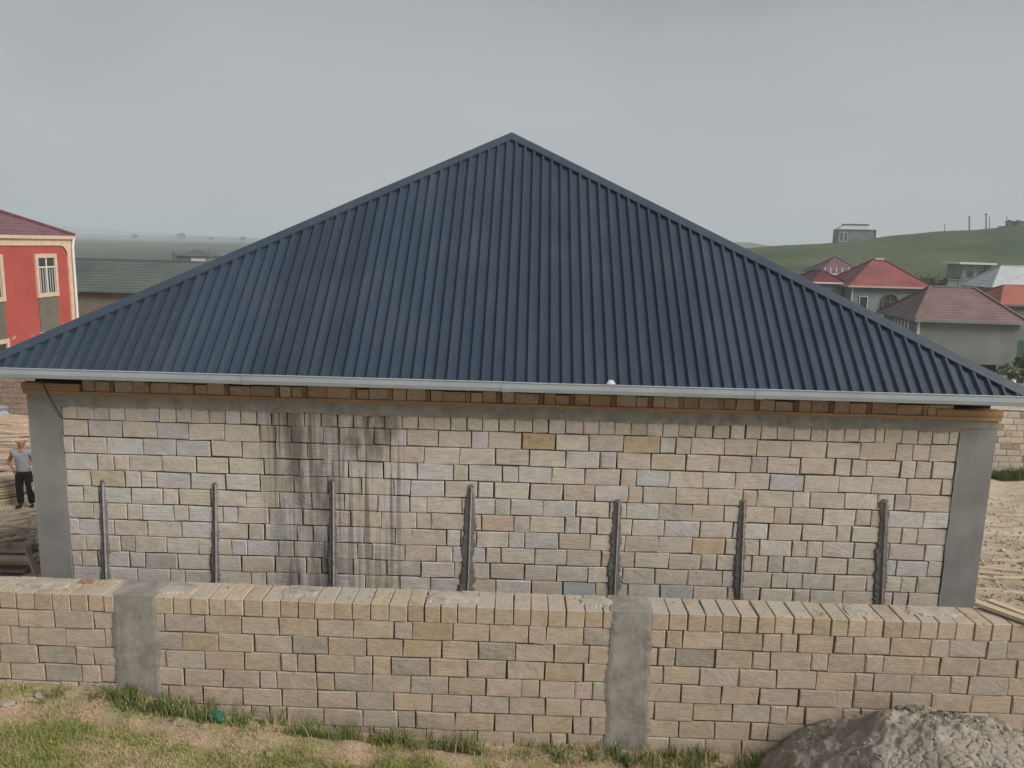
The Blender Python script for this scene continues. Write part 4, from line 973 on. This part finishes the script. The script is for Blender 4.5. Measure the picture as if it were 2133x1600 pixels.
# rubble over the yard: chips of stone and clods nobody could count
rb_ = np.random.default_rng(17); vv, ff, cc_ = [], [], []
for (pxa, pxb, pya, pyb, n) in ((-30, 90, 870, 1215, 700), (2030, 2170, 985, 1262, 600)):
    for _ in range(n):
        t = rb_.random(); py_ = pya+(pyb-pya)*t; d = ray(rb_.uniform(pxa, pxb), py_); Yh = float(np.interp(py_, [870, 985, 1060, 1150, 1262], [27, 22.5, 18.5, 14.5, 11.2])); p = EYE+d*(Yh/d[1]); zz = float(ground_z(p[0], p[1]))
        s_ = rb_.uniform(0.015, 0.05)*(1.6 if rb_.random() < 0.12 else 1); n0 = len(vv); R_ = Matrix.Rotation(rb_.uniform(0, 6.28), 3, Vector(rb_.normal(0, 1, 3)).normalized())
        for q in ((1, 0, 0), (-1, 0, 0), (0, 1, 0), (0, -1, 0), (0, 0, 1), (0, 0, -1)):
            w_ = R_ @ Vector(q)*s_*rb_.uniform(0.6, 1.2); vv.append((p[0]+w_.x, p[1]+w_.y, zz+s_*0.3+w_.z*0.7))
        for (a_, b_, c_) in ((0, 2, 4), (2, 1, 4), (1, 3, 4), (3, 0, 4), (2, 0, 5), (1, 2, 5), (3, 1, 5), (0, 3, 5)): ff.append((n0+a_, n0+b_, n0+c_))
        k_ = rb_.uniform(0.8, 1.35); cc_ += [(0.55*k_, 0.46*k_, 0.35*k_, 1)]*24
me = bpy.data.meshes.new('rubble'); me.from_pydata(vv, [], ff); me.materials.append(M['stone_wall_mass']); a_ = me.color_attributes.new('tone', 'FLOAT_COLOR', 'CORNER'); a_.data.foreach_set('color', np.array(cc_, np.float32).ravel()); tag(link('rubble', me), kind='stuff')

# tarp thrown over something by the rear wall
q = yard_hit(14, 866); o = lump('tarpaulin', (q[0]-0.4, q[1]+0.3, q[2]+0.10), (1.0, 0.55, 0.36), M['tarp'], 7); tag(o, 'blue grey tarpaulin bundle at the foot of the rear wall', 'tarpaulin')

# rear block walls of the yard
def rear_wall(name, xa, xb, Y, z0, z1, seed, label, bh=0.2, tones=None):
    root = tag(empty(name, ((xa+xb)/2, Y, z0)), label, 'wall'); b = MB(); b.box(xa, xb, Y+0.02, Y+0.36, z0-0.3, z1-0.02); core_ = part(b, 'wall_core', M['mortar'], root); r = random.Random(seed)
    pl = parent_loc(core_); S = [block_mesh('stone_block_far', SL, BH, 0.06, M['stone_wall'], seed+i) for i in range(6)]
    n = int((z1-z0)/bh)+2
    for k, row in enumerate(courses(xa, xb, n, seed, 0.2)):
        zb = z1-(k+1)*bh
        for (x0, x1) in row:
            o = link('stone_block', r.choice(S), core_); o.matrix_local = Matrix.Translation(-pl) @ Matrix.Translation(((x0+x1)/2, Y, zb+bh/2)) @ Matrix.Diagonal(((x1-x0-0.014)/SL, 1, (bh-0.014)/BH, 1)); o.color = (*tone(r, tones or [BEIGE, TAN, (0.42, 0.33, 0.22)]), 1)
    return root
wb = at(2110, 975, 24.3); wt = at(2110, 858, 24.3)
rear_wall('rear_wall', 14.6, 19.4, 24.3, wb[2], wt[2], 900, 'sunlit tan block wall beyond the sandy yard at the right edge')
wb = at(20, 868, 28.6)
rear_wall('rear_wall', -20.5, -15.2, 28.6, wb[2]-0.1, wb[2]+2.1, 950, 'grey block wall at the back of the yard below the red house', tones=[(0.34, 0.29, 0.23), (0.38, 0.33, 0.27), (0.30, 0.27, 0.22)])
# weeds at the foot of the right rear wall
tx = rg.uniform(14.6, 19.4, 2600); ty = rg.uniform(23.7, 24.25, 2600); kk = rg.random((2600, 1)); blades('wall_weeds', tx, ty, ground_z(tx, ty), rg.uniform(0.12, 0.34, 2600), rg.uniform(0.02, 0.04, 2600), 0.6, DARKGR*(1-kk)+GREEN*kk*0.7, M['blade'])

# ------------------------------------------------------------------ houses around
def hip_roof(mb, x0, x1, y0, y1, ze, zr, n, over, inset=None, lift=0.035):
    """stepped tile courses on four slopes"""
    x0 -= over; x1 += over; y0 -= over; y1 += over; w, d = x1-x0, y1-y0; h = inset if inset else min(w, d)/2
    if w >= d: ra, rb = Vector((x0+h, (y0+y1)/2, zr)), Vector((x1-h, (y0+y1)/2, zr))
    else: ra, rb = Vector(((x0+x1)/2, y0+h, zr)), Vector(((x0+x1)/2, y1-h, zr))
    c = [Vector((x0, y0, ze)), Vector((x1, y0, ze)), Vector((x1, y1, ze)), Vector((x0, y1, ze))]
    tops = [(ra, rb), (rb, rb), (rb, ra), (ra, ra)] if w >= d else [(ra, ra), (ra, rb), (rb, rb), (rb, ra)]
    for k in range(4):
        a_, e_ = c[k], c[(k+1) % 4]; ta, tb = tops[k]
        for i in range(n):
            t0, t1 = i/n, (i+1)/n; up_ = Vector((0, 0, lift))
            p = [a_.lerp(ta, t0)+up_, e_.lerp(tb, t0)+up_, e_.lerp(tb, t1), a_.lerp(ta, t1)]
            mb.quad(*p); mb.quad(a_.lerp(ta, t0), e_.lerp(tb, t0), p[1], p[0])
    mb.quad(*[v-Vector((0, 0, 0.02)) for v in (c[3], c[2], c[1], c[0])])
    return c, ra, rb
def hips(mb, c, ra, rb, w, wide):
    ends = [(c[0], ra), (c[1], rb), (c[2], rb), (c[3], ra)] if wide else [(c[0], ra), (c[1], ra), (c[2], rb), (c[3], rb)]
    for p, q in ends: mb.bar(p+Vector((0, 0, 0.06)), q+Vector((0, 0, 0.06)), w, 0.09)
    mb.bar(ra+Vector((0, 0, 0.06)), rb+Vector((0.001, 0.001, 0.06)), w, 0.09)
def window(root, cx, cz, w, h, y, fm, ft=0.09, axis='y', bars=True, sill=False, pm_=None):
    """window in a wall facing -Y (axis y) or +X (axis x) of the house's own space"""
    def B(mb, u0, u1, d0, d1, z0, z1):
        if axis == 'y': mb.box(u0, u1, y+d0, y+d1, z0, z1)
        else: mb.box(y-d1, y-d0, u0, u1, z0, z1)
    b = MB(); B(b, cx-w/2, cx+w/2, -0.02, 0.04, cz-h/2, cz+h/2); win = b.build('window', M['glass'] if pm_ is None else pm_, root)
    b = MB()
    for (u0, u1, z0, z1) in ((cx-w/2-ft, cx-w/2, cz-h/2-ft, cz+h/2+ft), (cx+w/2, cx+w/2+ft, cz-h/2-ft, cz+h/2+ft), (cx-w/2, cx+w/2, cz+h/2, cz+h/2+ft), (cx-w/2, cx+w/2, cz-h/2-ft, cz-h/2)): B(b, u0, u1, -0.07, 0.02, z0, z1)
    b.build('frame', fm, win)
    if bars:
        b = MB(); B(b, cx-0.03, cx+0.03, -0.045, -0.021, cz-h/2, cz+h/2); B(b, cx-w/2, cx-0.03, -0.045, -0.021, cz+h*0.22, cz+h*0.22+0.05); B(b, cx+0.03, cx+w/2, -0.045, -0.021, cz+h*0.22, cz+h*0.22+0.05)
        b.build('mullion', M['white'], win)
    return win

# red two-storey house at the left: its long side recedes along +Y
XF = -20.0
def facade(px, py):     # pixel -> (Y, Z) on the plane x = XF
    d = ray(px, py); t = XF/d[0]; p = EYE+d*t; return p[1], p[2]
yc, ze = facade(146, 499)
red = tag(empty('red_house', (XF-5.5, yc-8, -1.5)), 'red rendered two storey house with maroon hip roof and cream trim', 'house')
ox, oy, oz = red.location
def L3(x, y, z): return (x-ox, y-oy, z-oz)
def rpart(mb, name, mat, parent=red): 
    o = mb.build(name, mat, parent); return o
def rbox(mb, x0, x1, y0, y1, z0, z1): mb.box(x0-ox, x1-ox, y0-oy, y1-oy, z0-oz, z1-oz)
b = MB(); rbox(b, XF-11, XF, yc-16, yc, -1.6, ze-0.02); rpart(b, 'wall', M['red'])
b = MB(); c, ra, rb = hip_roof(b, XF-11-ox, XF-ox, yc-16-oy, yc-oy, ze+0.16-oz, ze+2.75-oz, 18, 0.14); rf = rpart(b, 'roof', M['maroon'])
b = MB(); hips(b, c, ra, rb, 0.2, False); b.build('hip_tiles', M['dark_red'], rf)
b = MB(); rbox(b, XF+0.06, XF+0.16, yc-16.1, yc+0.14, ze+0.02, ze+0.15); rbox(b, XF-11.1, XF+0.05, yc+0.02, yc+0.14, ze+0.02, ze+0.15); rpart(b, 'eave_gutter', M['cream'])
b = MB(); rbox(b, XF-0.001, XF+0.05, yc-16, yc-0.36, ze-0.26, ze); rbox(b, XF-0.001, XF+0.05, yc-0.34, yc+0.03, -1.6, ze)
for k in range(6):      # curved corner between frieze and corner strip
    t0, t1 = k/6*math.pi/2, (k+1)/6*math.pi/2; R_ = 0.5; cy0, cz0 = yc-0.35-R_, ze-0.26-R_
    p0 = (XF+0.05, cy0+R_*math.sin(t0), cz0+R_*math.cos(t0)); p1 = (XF+0.05, cy0+R_*math.sin(t1), cz0+R_*math.cos(t1)); cc = (XF+0.05, yc-0.35, ze-0.26); b.tri(L3(*p0), L3(*p1), L3(*cc))
rpart(b, 'cream_trim', M['cream'])
b = MB(); b.tube([L3(XF+0.14, yc+0.02, ze+0.05), L3(XF+0.12, yc-0.05, ze-0.35), L3(XF+0.12, yc-0.05, -1.4)], 0.055, 8); rpart(b, 'downpipe', M['white'])
y1w, _ = facade(73, 570); y2w, _ = facade(118, 570); _, zt_ = facade(95, 529); _, zb_ = facade(95, 618); _, zl = facade(103, 690)
ww, wh = (y2w-y1w)-0.36, (zt_-zb_)-0.32; ycw = (y1w+y2w)/2; zc1 = (zt_+zb_)/2
# second column of windows further left
y3w, _ = facade(8, 600); step = ycw-(y3w-(y2w-y1w)/2)
for k in range(4):
    yy = ycw-k*step
    for row in (0, 1):
        zc = zc1 if row == 0 else zl-0.16-wh/2
        window(red, yy-oy, zc-oz, ww, wh, XF-ox, M['cream'], 0.17, axis='x')
    b = MB(); rbox(b, XF, XF+0.03, yy-ww/2-0.1, yy+ww/2+0.1, zl+0.01, zc1-wh/2-0.17); rpart(b, 'render_panel', M['panel_grey'])
    # window grille
    g = MB()
    for j in range(7):
        u = yy-ww/2+ww*(j+0.5)/7; g.box(XF+0.05-ox, XF+0.065-ox, u-0.01-oy, u+0.01-oy, zc1-wh/2-oz, zc1+wh*0.2-oz)
    g.build('grille', M['white'], red)

# long low shed with stepped green-grey sheet roof
SY = 44.0; a0 = at(120, 606, SY-4); a1 = at(120, 539.5, SY); e1x = at(620, 610, SY)[0]
shed = tag(empty('shed', ((a0[0]+e1x)/2, SY-2, -1.5)), 'long low shed with green grey sheet roof beyond the yard', 'shed'); sx, sy_, sz = shed.location
b = MB(); b.box(a0[0]-2-sx, e1x-sx, SY-3.7-sy_, SY+3.7-sy_, 0, a0[2]-sz); b.build('wall', M['shed_wall'], shed)
ns = 12; zrid = a1[2]
for side in (-1, 1):
    b_e = Vector((0, SY+side*4.0-sy_, a0[2]-sz)); b_t = Vector((0, SY-sy_, zrid-sz))
    for i in range(ns):
        p = b_e.lerp(b_t, i/ns); q = b_e.lerp(b_t, (i+1)/ns); b = MB(); l_ = 0.12
        xa, xb = a0[0]-2.3-sx, e1x+0.3-sx
        b.quad((xa, p.y, p.z+l_), (xb, p.y, p.z+l_), (xb, q.y, q.z+0.01), (xa, q.y, q.z+0.01)); b.quad((xa, p.y, p.z-0.02), (xb, p.y, p.z-0.02), (xb, p.y, p.z+l_), (xa, p.y, p.z+l_))
        b.quad((xa, p.y, p.z-0.02), (xa, p.y, p.z+l_), (xa, q.y, q.z+0.01), (xa, q.y, q.z-0.03))
        b.build('roof_sheet_course', M['green_roof'], shed)
b = MB(); b.box(a0[0]-2.3-sx, e1x+0.3-sx, SY-0.15-sy_, SY+0.15-sy_, zrid-sz-0.04, zrid-sz+0.07); b.build('ridge_cap', M['dark_roof'], shed)

def simple_house(name, label, px_l, px_r, py_eave, D, depth, roof_rise, base_z, wall_m, roof_m, rot=0.0, over=0.35, courses_=10, fascia=None, ridge_in=None, hipm=None, cat='house'):
    """hip-roofed house whose front eave spans two photo columns at distance D"""
    pl, pr = at(px_l, py_eave, D), at(px_r, py_eave, D); w = pr[0]-pl[0]-2*over; ze_ = (pl[2]+pr[2])/2
    root = tag(empty(name, ((pl[0]+pr[0])/2, D+over, base_z), rot), label, cat); hh = ze_-base_z
    b = MB(); b.box(-w/2, w/2, 0, depth, -1.0, hh); b.build('wall', wall_m, root)
    b = MB(); c, ra, rb = hip_roof(b, -w/2, w/2, 0, depth, hh+0.01, hh+roof_rise, courses_, over, ridge_in); rf = b.build('roof', roof_m, root)
    b = MB(); hips(b, c, ra, rb, 0.16, (w+2*over) >= depth+2*over); b.build('hip_tiles', hipm or roof_m, rf)
    if fascia:
        b = MB(); o2 = over+0.05
        b.box(-w/2-o2, w/2+o2, -o2, -over+0.04, hh-0.12, hh+0.05); b.box(-w/2-o2, -w/2-over+0.04, -over+0.04, depth+o2, hh-0.12, hh+0.05); b.box(w/2+over-0.04, w/2+o2, -over+0.04, depth+o2, hh-0.12, hh+0.05); b.build('fascia', fascia, root)
    return root, w, hh
# brown tiled house, right, nearest
h1, w1, hh1 = simple_house('tiled_house', 'grey plastered house with brown tiled hip roof and pale hip line', 1910, 2142, 670, 50, 5.6, 1.95, -1.4, M['grey_plaster'], M['brown_tile'], math.radians(-3), 0.35, 13, M['grey_plaster'], 2.05, M['shed_wall'])
b = MB(); b.box(-w1/2-0.03, -w1/2+0.10, -0.05, 0.1, 0, hh1); b.build('corner_strip', M['white'], h1)
for k in range(5):
    b = MB(); b.box(-w1/2-0.09, -w1/2-0.03, 1.2+k*0.55, 1.4+k*0.55, hh1-1.0, hh1-0.25); b.build('slat', M['white'], h1)
# red roofed house
h2, w2, hh2 = simple_house('red_roofed_house', 'blue grey house with bright red hip roof and arched window', 1768, 1946, 598, 82, 6.4, 2.75, -1.3, M['blue_plaster'], M['red_tile'], 0, 0.45, 16, M['cream'], 3.9)
window(h2, -w2/2+1.35, hh2-1.75, 0.75, 1.3, 0, M['white'], 0.06, bars=False)
b = MB(); cx, cz, R_ = -w2/2+4.05, hh2-1.5, 0.78; n = 14                  # arched window
outer = [(cx+R_*math.cos(t), cz+R_*math.sin(t)) for t in np.linspace(0, math.pi, n)]
pts = [(cx+R_, cz-1.0)]+outer+[(cx-R_, cz-1.0)]; base = len(b.v); b.v += [(p[0], -0.03, p[1]) for p in pts]; b.f.append(tuple(range(len(pts)))); b.mi.append(0); aw = b.build('arched_window', M['glass'], h2)
b = MB(); b.tube([(p[0], -0.06, p[1]) for p in pts], 0.09, 6); b.build('frame', M['panel_grey'], aw)
b = MB(); b.box(cx-0.04, cx+0.04, -0.07, -0.031, cz-1.0, cz+R_); b.box(cx-R_, cx+R_, -0.072, -0.033, cz-0.05, cz+0.03); b.build('mullion', M['panel_grey'], aw)
b = MB(); b.tube([(-w2/2+0.1, -0.1, hh2-0.1), (-w2/2+0.1, -0.1, 0)], 0.06, 6); b.build('downpipe', M['white'], h2)
window(h2, w2/2-1.5, hh2-1.75, 0.9, 1.2, 0, M['white'], 0.06)
b = MB(); b.box(-0.45, 0.45, 2.9, 3.5, hh2+2.66, hh2+2.88); b.build('ridge_box', M['cream'], h2)
# wing with dark red roof on its left
simple_house('red_roofed_wing', 'low annex with dark red roof left of the bright red roof', 1690, 1764, 589, 84, 6.0, 1.15, -1.3, M['blue_plaster'], M['dark_red'], 0, 0.3, 6, M['white'])
# maroon house behind, with balcony posts
h4, w4, hh4 = simple_house('maroon_roofed_house', 'pale house with faded maroon hip roof and white balcony posts', 1706, 1806, 571, 112, 6, 2.3, -0.8, M['cream'], M['maroon'], 0, 0.4, 8, M['white'])
for k in range(5):
    b = MB(); b.box(-w4/2+0.3+k*0.8, -w4/2+0.42+k*0.8, -0.45, -0.33, hh4-1.8 if k % 2 else hh4-1.6, hh4+0.9); b.build('balcony_post', M['white'], h4)
# orange roof, right edge
simple_house('orange_roofed_house', 'house with bright orange red roof at the right edge', 2085, 2330, 638, 66, 6, 1.45, -1.2, M['grey_plaster'], M['orange_tile'], 0, 0.3, 8, M['brown_tile'], 2.0)
# bright zinc roof behind it
simple_house('zinc_roofed_house', 'house with shiny bare zinc roof at the right edge', 2066, 2300, 603, 96, 7, 2.6, -0.8, M['blue_plaster'], M['silver'], 0, 0.3, 7, None, 3.0)
# flat-roofed blue-grey house on the slope
q0, q1 = at(1999, 588, 138), at(2061, 588, 138); fb = tag(empty('flat_roofed_house', ((q0[0]+q1[0])/2, 138, q0[2]-0.6)), 'blue grey box house with overhanging white flat roof below the hill', 'house')
wf = q1[0]-q0[0]; hf = at(2030, 551, 138)[2]-(q0[2]-0.6); b = MB(); b.box(-wf/2+0.2, wf/2-0.5, 0, 5, -1, hf); b.build('wall', M['blue_plaster'], fb)
b = MB(); b.box(-wf/2-0.8, wf/2+0.4, -0.9, 5.6, hf, hf+0.3); b.build('flat_roof', M['white'], fb)
for xx in (-0.9, 0.9): window(fb, xx, hf-1.6, 1.0, 1.0, 0, M['panel_grey'], 0.08, bars=False)
b = MB(); b.box(wf/2-1.1, wf/2-0.2, -0.3, -0.001, hf-1.4, hf-0.02); b.build('water_tank', M['dark_roof'], fb)
# grey house on the hill crest
q0, q1 = at(1745, 506, 238), at(1822, 506, 238); hb = tag(empty('hilltop_house', ((q0[0]+q1[0])/2, 238, q0[2]-1.2), math.radians(-10)), 'lone grey block house with dark roof on the hill crest', 'house')
wf = (q1[0]-q0[0])*0.96; zt1 = at(1780, 478, 238)[2]-(q0[2]-1.2); zt2 = at(1780, 466, 238)[2]-(q0[2]-1.2)
b = MB(); b.box(-wf/2, wf/2, 0, 8, -1, zt1); b.build('wall', M['grey_plaster'], hb)
b = MB()
for (x0, x1, y0, y1, za, x0b, x1b, y0b, y1b, zb) in ((-wf/2-0.2, wf/2+0.2, -0.3, 8.3, zt1, -wf/2+2.0, wf/2-1.8, 2.2, 6.2, zt2-0.4),):
    lo = [(x0, y0, za), (x1, y0, za), (x1, y1, za), (x0, y1, za)]; hi = [(x0b, y0b, zb), (x1b, y0b, zb), (x1b, y1b, zb), (x0b, y1b, zb)]
    for k in range(4): b.quad(lo[k], lo[(k+1) % 4], hi[(k+1) % 4], hi[k])
    b.quad(*hi); b.quad(*lo[::-1])
rf = b.build('roof', M['silver'], hb)
b = MB(); b.box(-wf/2+1.9, wf/2-1.7, 2.0, 6.4, zt2-0.39, zt2); b.build('roof_box', M['dark_roof'], rf)
for xx in (-wf/2+0.9, -wf/2+2.1): window(hb, xx, zt1-2.2, 0.7, 2.4, 0, M['white'], 0.12, bars=False)
b = MB(); b.box(wf/2-0.5, wf/2+0.05, -0.05, 8.02, -0.5, zt1-0.02); b.build('corner_column', M['dark_roof'], hb)
# brown blockwork building at the crest, right edge
q0 = at(2098, 477, 250); cb = tag(empty('crest_building', (q0[0]+8, 250, q0[2]-1.0)), 'unfinished brown block building on the crest at the right edge', 'building')
hz_ = at(2120, 462, 250)[2]-(q0[2]-1.0); b = MB(); b.box(-5.2, 12, 0, 6, -1.5, hz_); b.build('wall', M['far_brown'], cb)
b = MB(); b.box(-8, -5.2, 0, 5, -1.5, hz_-1.3); b.build('low_wing', M['far_brown'], cb)
for xx in (-7.9, -5.2): 
    b = MB(); b.box(xx, xx+0.8, -0.2, 0.6, -1.0, hz_+0.5); b.build('column', M['dark_roof'], cb)
b = MB(); b.box(-5.5, 12.3, -0.3, 6.3, hz_, hz_+0.25); b.build('roof_slab', M['dark_roof'], cb)

# utility poles on the crest
for (px, yt, yb, lab) in ((1968, 466, 484, 'short thin pole on the hill crest, leftmost of the row'), (2019, 450, 482, 'slightly leaning wooden pole on the hill crest, second in the row'), (2054, 444, 481, 'tallest dark wooden pole on the hill crest'), (2061, 452, 481, 'thin pole close beside the tallest one'), (2097, 449, 470, 'thin mast rising over the crest building at the right')):
    p, q = at(px, yt, 255), at(px, yb+6, 255); b = MB(); r_ = 0.16 if px in (2019, 2054) else 0.09; b.tube([(q[0], 255, q[2]), (p[0], 255, p[2])], [r_*1.3, r_], 8)
    if px in (2019, 2054): b.box(p[0]-0.7, p[0]+0.7, 254.8, 254.95, p[2]-0.5, p[2]-0.35)
    tag(b.build('utility_pole', M['pole']), lab, 'pole', 'poles on the hill crest')
# fence posts and low walls between the houses and the hill
for i in range(7):
    px = 1905+(0, 9, 25, 41, 47, 66, 88)[i]; q = at(px, 600, 105); b = MB(); b.tube([(q[0], 105, q[2]-1.0), (q[0]+0.05, 105, at(px, 566+(0, 7, 3, 9, 2, 11, 6)[i], 105)[2])], 0.045, 6)
    tag(b.build('fence_post', M['pole']), 'thin grey fence post in the row behind the red roof', 'post', 'fence posts behind the red roof')
q0 = at(1948, 600, 118); b = MB(); b.box(q0[0], q0[0]+7.5, 118, 118.4, q0[2]-2, at(1990, 584, 118)[2]); b.box(q0[0]-0.1, q0[0]+7.6, 117.9, 118.5, at(1990, 584, 118)[2], at(1990, 582, 118)[2])
tag(b.build('yard_wall', M['blue_plaster']), 'low pale yard wall behind the red and brown roofs', 'wall')
# far houses on the plain at the left
h7, w7, hh7 = simple_house('plain_house', 'far low house with dark hip roof above the shed', 362, 434, 534, 200, 9, 1.55, -2.0, M['panel_grey'], M['dark_roof'], 0, 0.5, 4, None, 3.2)
b = MB(); b.box(-w7/2-0.6, -w7/2-0.1, -1.2, 0, 0.2, hh7+0.9); b.build('chimney', M['dark_roof'], h7)
b = MB(); b.box(-0.2, w7/2-0.4, -0.1, -0.01, hh7-1.4, hh7-0.4); b.build('white_panel', M['white'], h7)
q = at(436, 535, 199); b = MB(); b.tube([(q[0], 199, -2), (q[0], 199, at(436, 515, 199)[2])], 0.08, 6); tag(b.build('utility_pole', M['pole']), 'thin pole beside the far dark-roofed house on the plain', 'pole')
simple_house('plain_house', 'second far house, olive roof, right of the dark-roofed one', 432, 486, 540, 215, 8, 1.75, -2.2, M['panel_grey'], M['green_roof'], 0, 0.4, 4, None)

# ------------------------------------------------------------------ trees and bushes
def leafy(name, label, loc, rx, rz, nleaf, ls, mat, trunk_h, seed, cat='tree', group=None):
    r = np.random.default_rng(seed); root = tag(empty(name, loc), label, cat, group); b = MB()
    b.tube([(0, 0, -0.1), (0.05*rx, 0, trunk_h*0.6), (0.1*rx, 0, trunk_h+rz*0.5)], [0.09*rx, 0.07*rx, 0.03*rx], 7)
    for k in range(4):
        a = r.uniform(0, 6.28); b.tube([(0, 0, trunk_h*0.7), (math.cos(a)*rx*0.5, math.sin(a)*rx*0.5, trunk_h+rz*0.7)], [0.04*rx, 0.015*rx], 5)
    b.build('trunk', M['bark'], root)
    cl = [(r.normal(0, 0.45)*rx, r.normal(0, 0.45)*rx, trunk_h+rz*(0.55+r.normal(0, 0.33)), r.uniform(0.25, 0.5)) for _ in range(12)]
    v, f = [], []
    for i in range(nleaf):
        c = cl[int(r.integers(12))]; d = r.normal(0, 1, 3); d /= np.linalg.norm(d); d *= c[3]*r.uniform(0.3, 1.0)**0.5; p = np.array([c[0]+d[0]*rx, c[1]+d[1]*rx, c[2]+d[2]*rz])
        u = r.normal(0, 1, 3); u /= np.linalg.norm(u); w = np.cross(u, r.normal(0, 1, 3)); w /= np.linalg.norm(w); s = ls*r.uniform(0.5, 1.2)
        n = len(v); v += [tuple(p-u*s), tuple(p+w*s*0.45), tuple(p+u*s), tuple(p-w*s*0.45)]; f.append((n, n+1, n+2, n+3))
    me = bpy.data.meshes.new('crown'); me.from_pydata(v, [], f); me.materials.append(mat); link('crown', me, root); return root
q = at(2122, 748, 46); leafy('bush', 'dark bush against the plastered wall at the right edge', (q[0]+0.5, 46, -1.4), 0.7, at(2122, 742, 46)[2]+1.0, 900, 0.11, M['leaf'], 0.3, 1, 'bush')
q = at(2126, 798, 41); leafy('bush', 'bright green low bush behind the right roof corner', (q[0], 41, -1.4), 0.9, 0.7, 900, 0.09, M['leaf'], 0.2, 2, 'bush')
for i, (px, w_, lab) in enumerate(((282, 7, 'tiny far tree on the horizon, leftmost'), (380, 11, 'broad far tree clump on the horizon, second from left'), (440, 5, 'small far tree on the horizon left of the hip roof'), (505, 6, 'small far tree on the horizon nearest the hip roof'))):
    q = at(px, hor(px)+2, 1250); leafy('tree', lab, (q[0], 1250, q[2]-2.5), w_*0.75, w_*0.62, 420, 1.3, M['leaf_far'], 1.4, 10+i, 'tree', 'far trees on the horizon')
for i, (px, py, D, rx, rz, lab) in enumerate(((1955, 590, 112, 1.2, 0.9, 'olive shrub behind the red roof, left of the fence posts end'), (1985, 588, 124, 1.2, 1.0, 'olive shrub left of the flat-roofed house'), (2078, 572, 150, 1.5, 1.0, 'shrub on the slope right of the flat-roofed house'), (1925, 584, 130, 1.2, 0.9, 'low shrub at the foot of the hill behind the red roof'))):
    q = at(px, py, D); leafy('shrub', lab, (q[0], D, q[2]-1.0), rx, rz, 900, 0.28, M['leaf_far'], 0.3, 30+i, 'shrub', 'shrubs below the hill')
# white cat-sized sack by the right roof corner
q = at(2110, 793, 40); o = lump('cement_sack', (q[0], 40, q[2]-0.06), (0.16, 0.12, 0.16), M['bag'], 9); tag(o, 'white sack standing beyond the right roof corner', 'sack')
b = MB(); b.box(q[0]-0.6, q[0]+0.7, 39.7, 40.4, float(ground_z(q[0], 40))-0.2, q[2]-0.19); tag(b.build('block_stack', M['grey_plaster']), 'grey block stack under the white sack', 'blocks')

# ------------------------------------------------------------------ haze
def haze(d):
    b = MB(); b.box(-7400, 7400, -120, 7400, -6, 75); m = bpy.data.materials.new('haze'); m.use_nodes = True; n, l = m.node_tree.nodes, m.node_tree.links
    n.remove(n['Principled BSDF']); v = n.new('ShaderNodeVolumePrincipled'); v.inputs['Color'].default_value = (0.86, 0.94, 1.0, 1); v.inputs['Density'].default_value = d; v.inputs['Anisotropy'].default_value = 0.0
    l.new(v.outputs[0], n['Material Output'].inputs['Volume']); o = b.build('haze', m); tag(o, kind='stuff')
haze(0.0007)
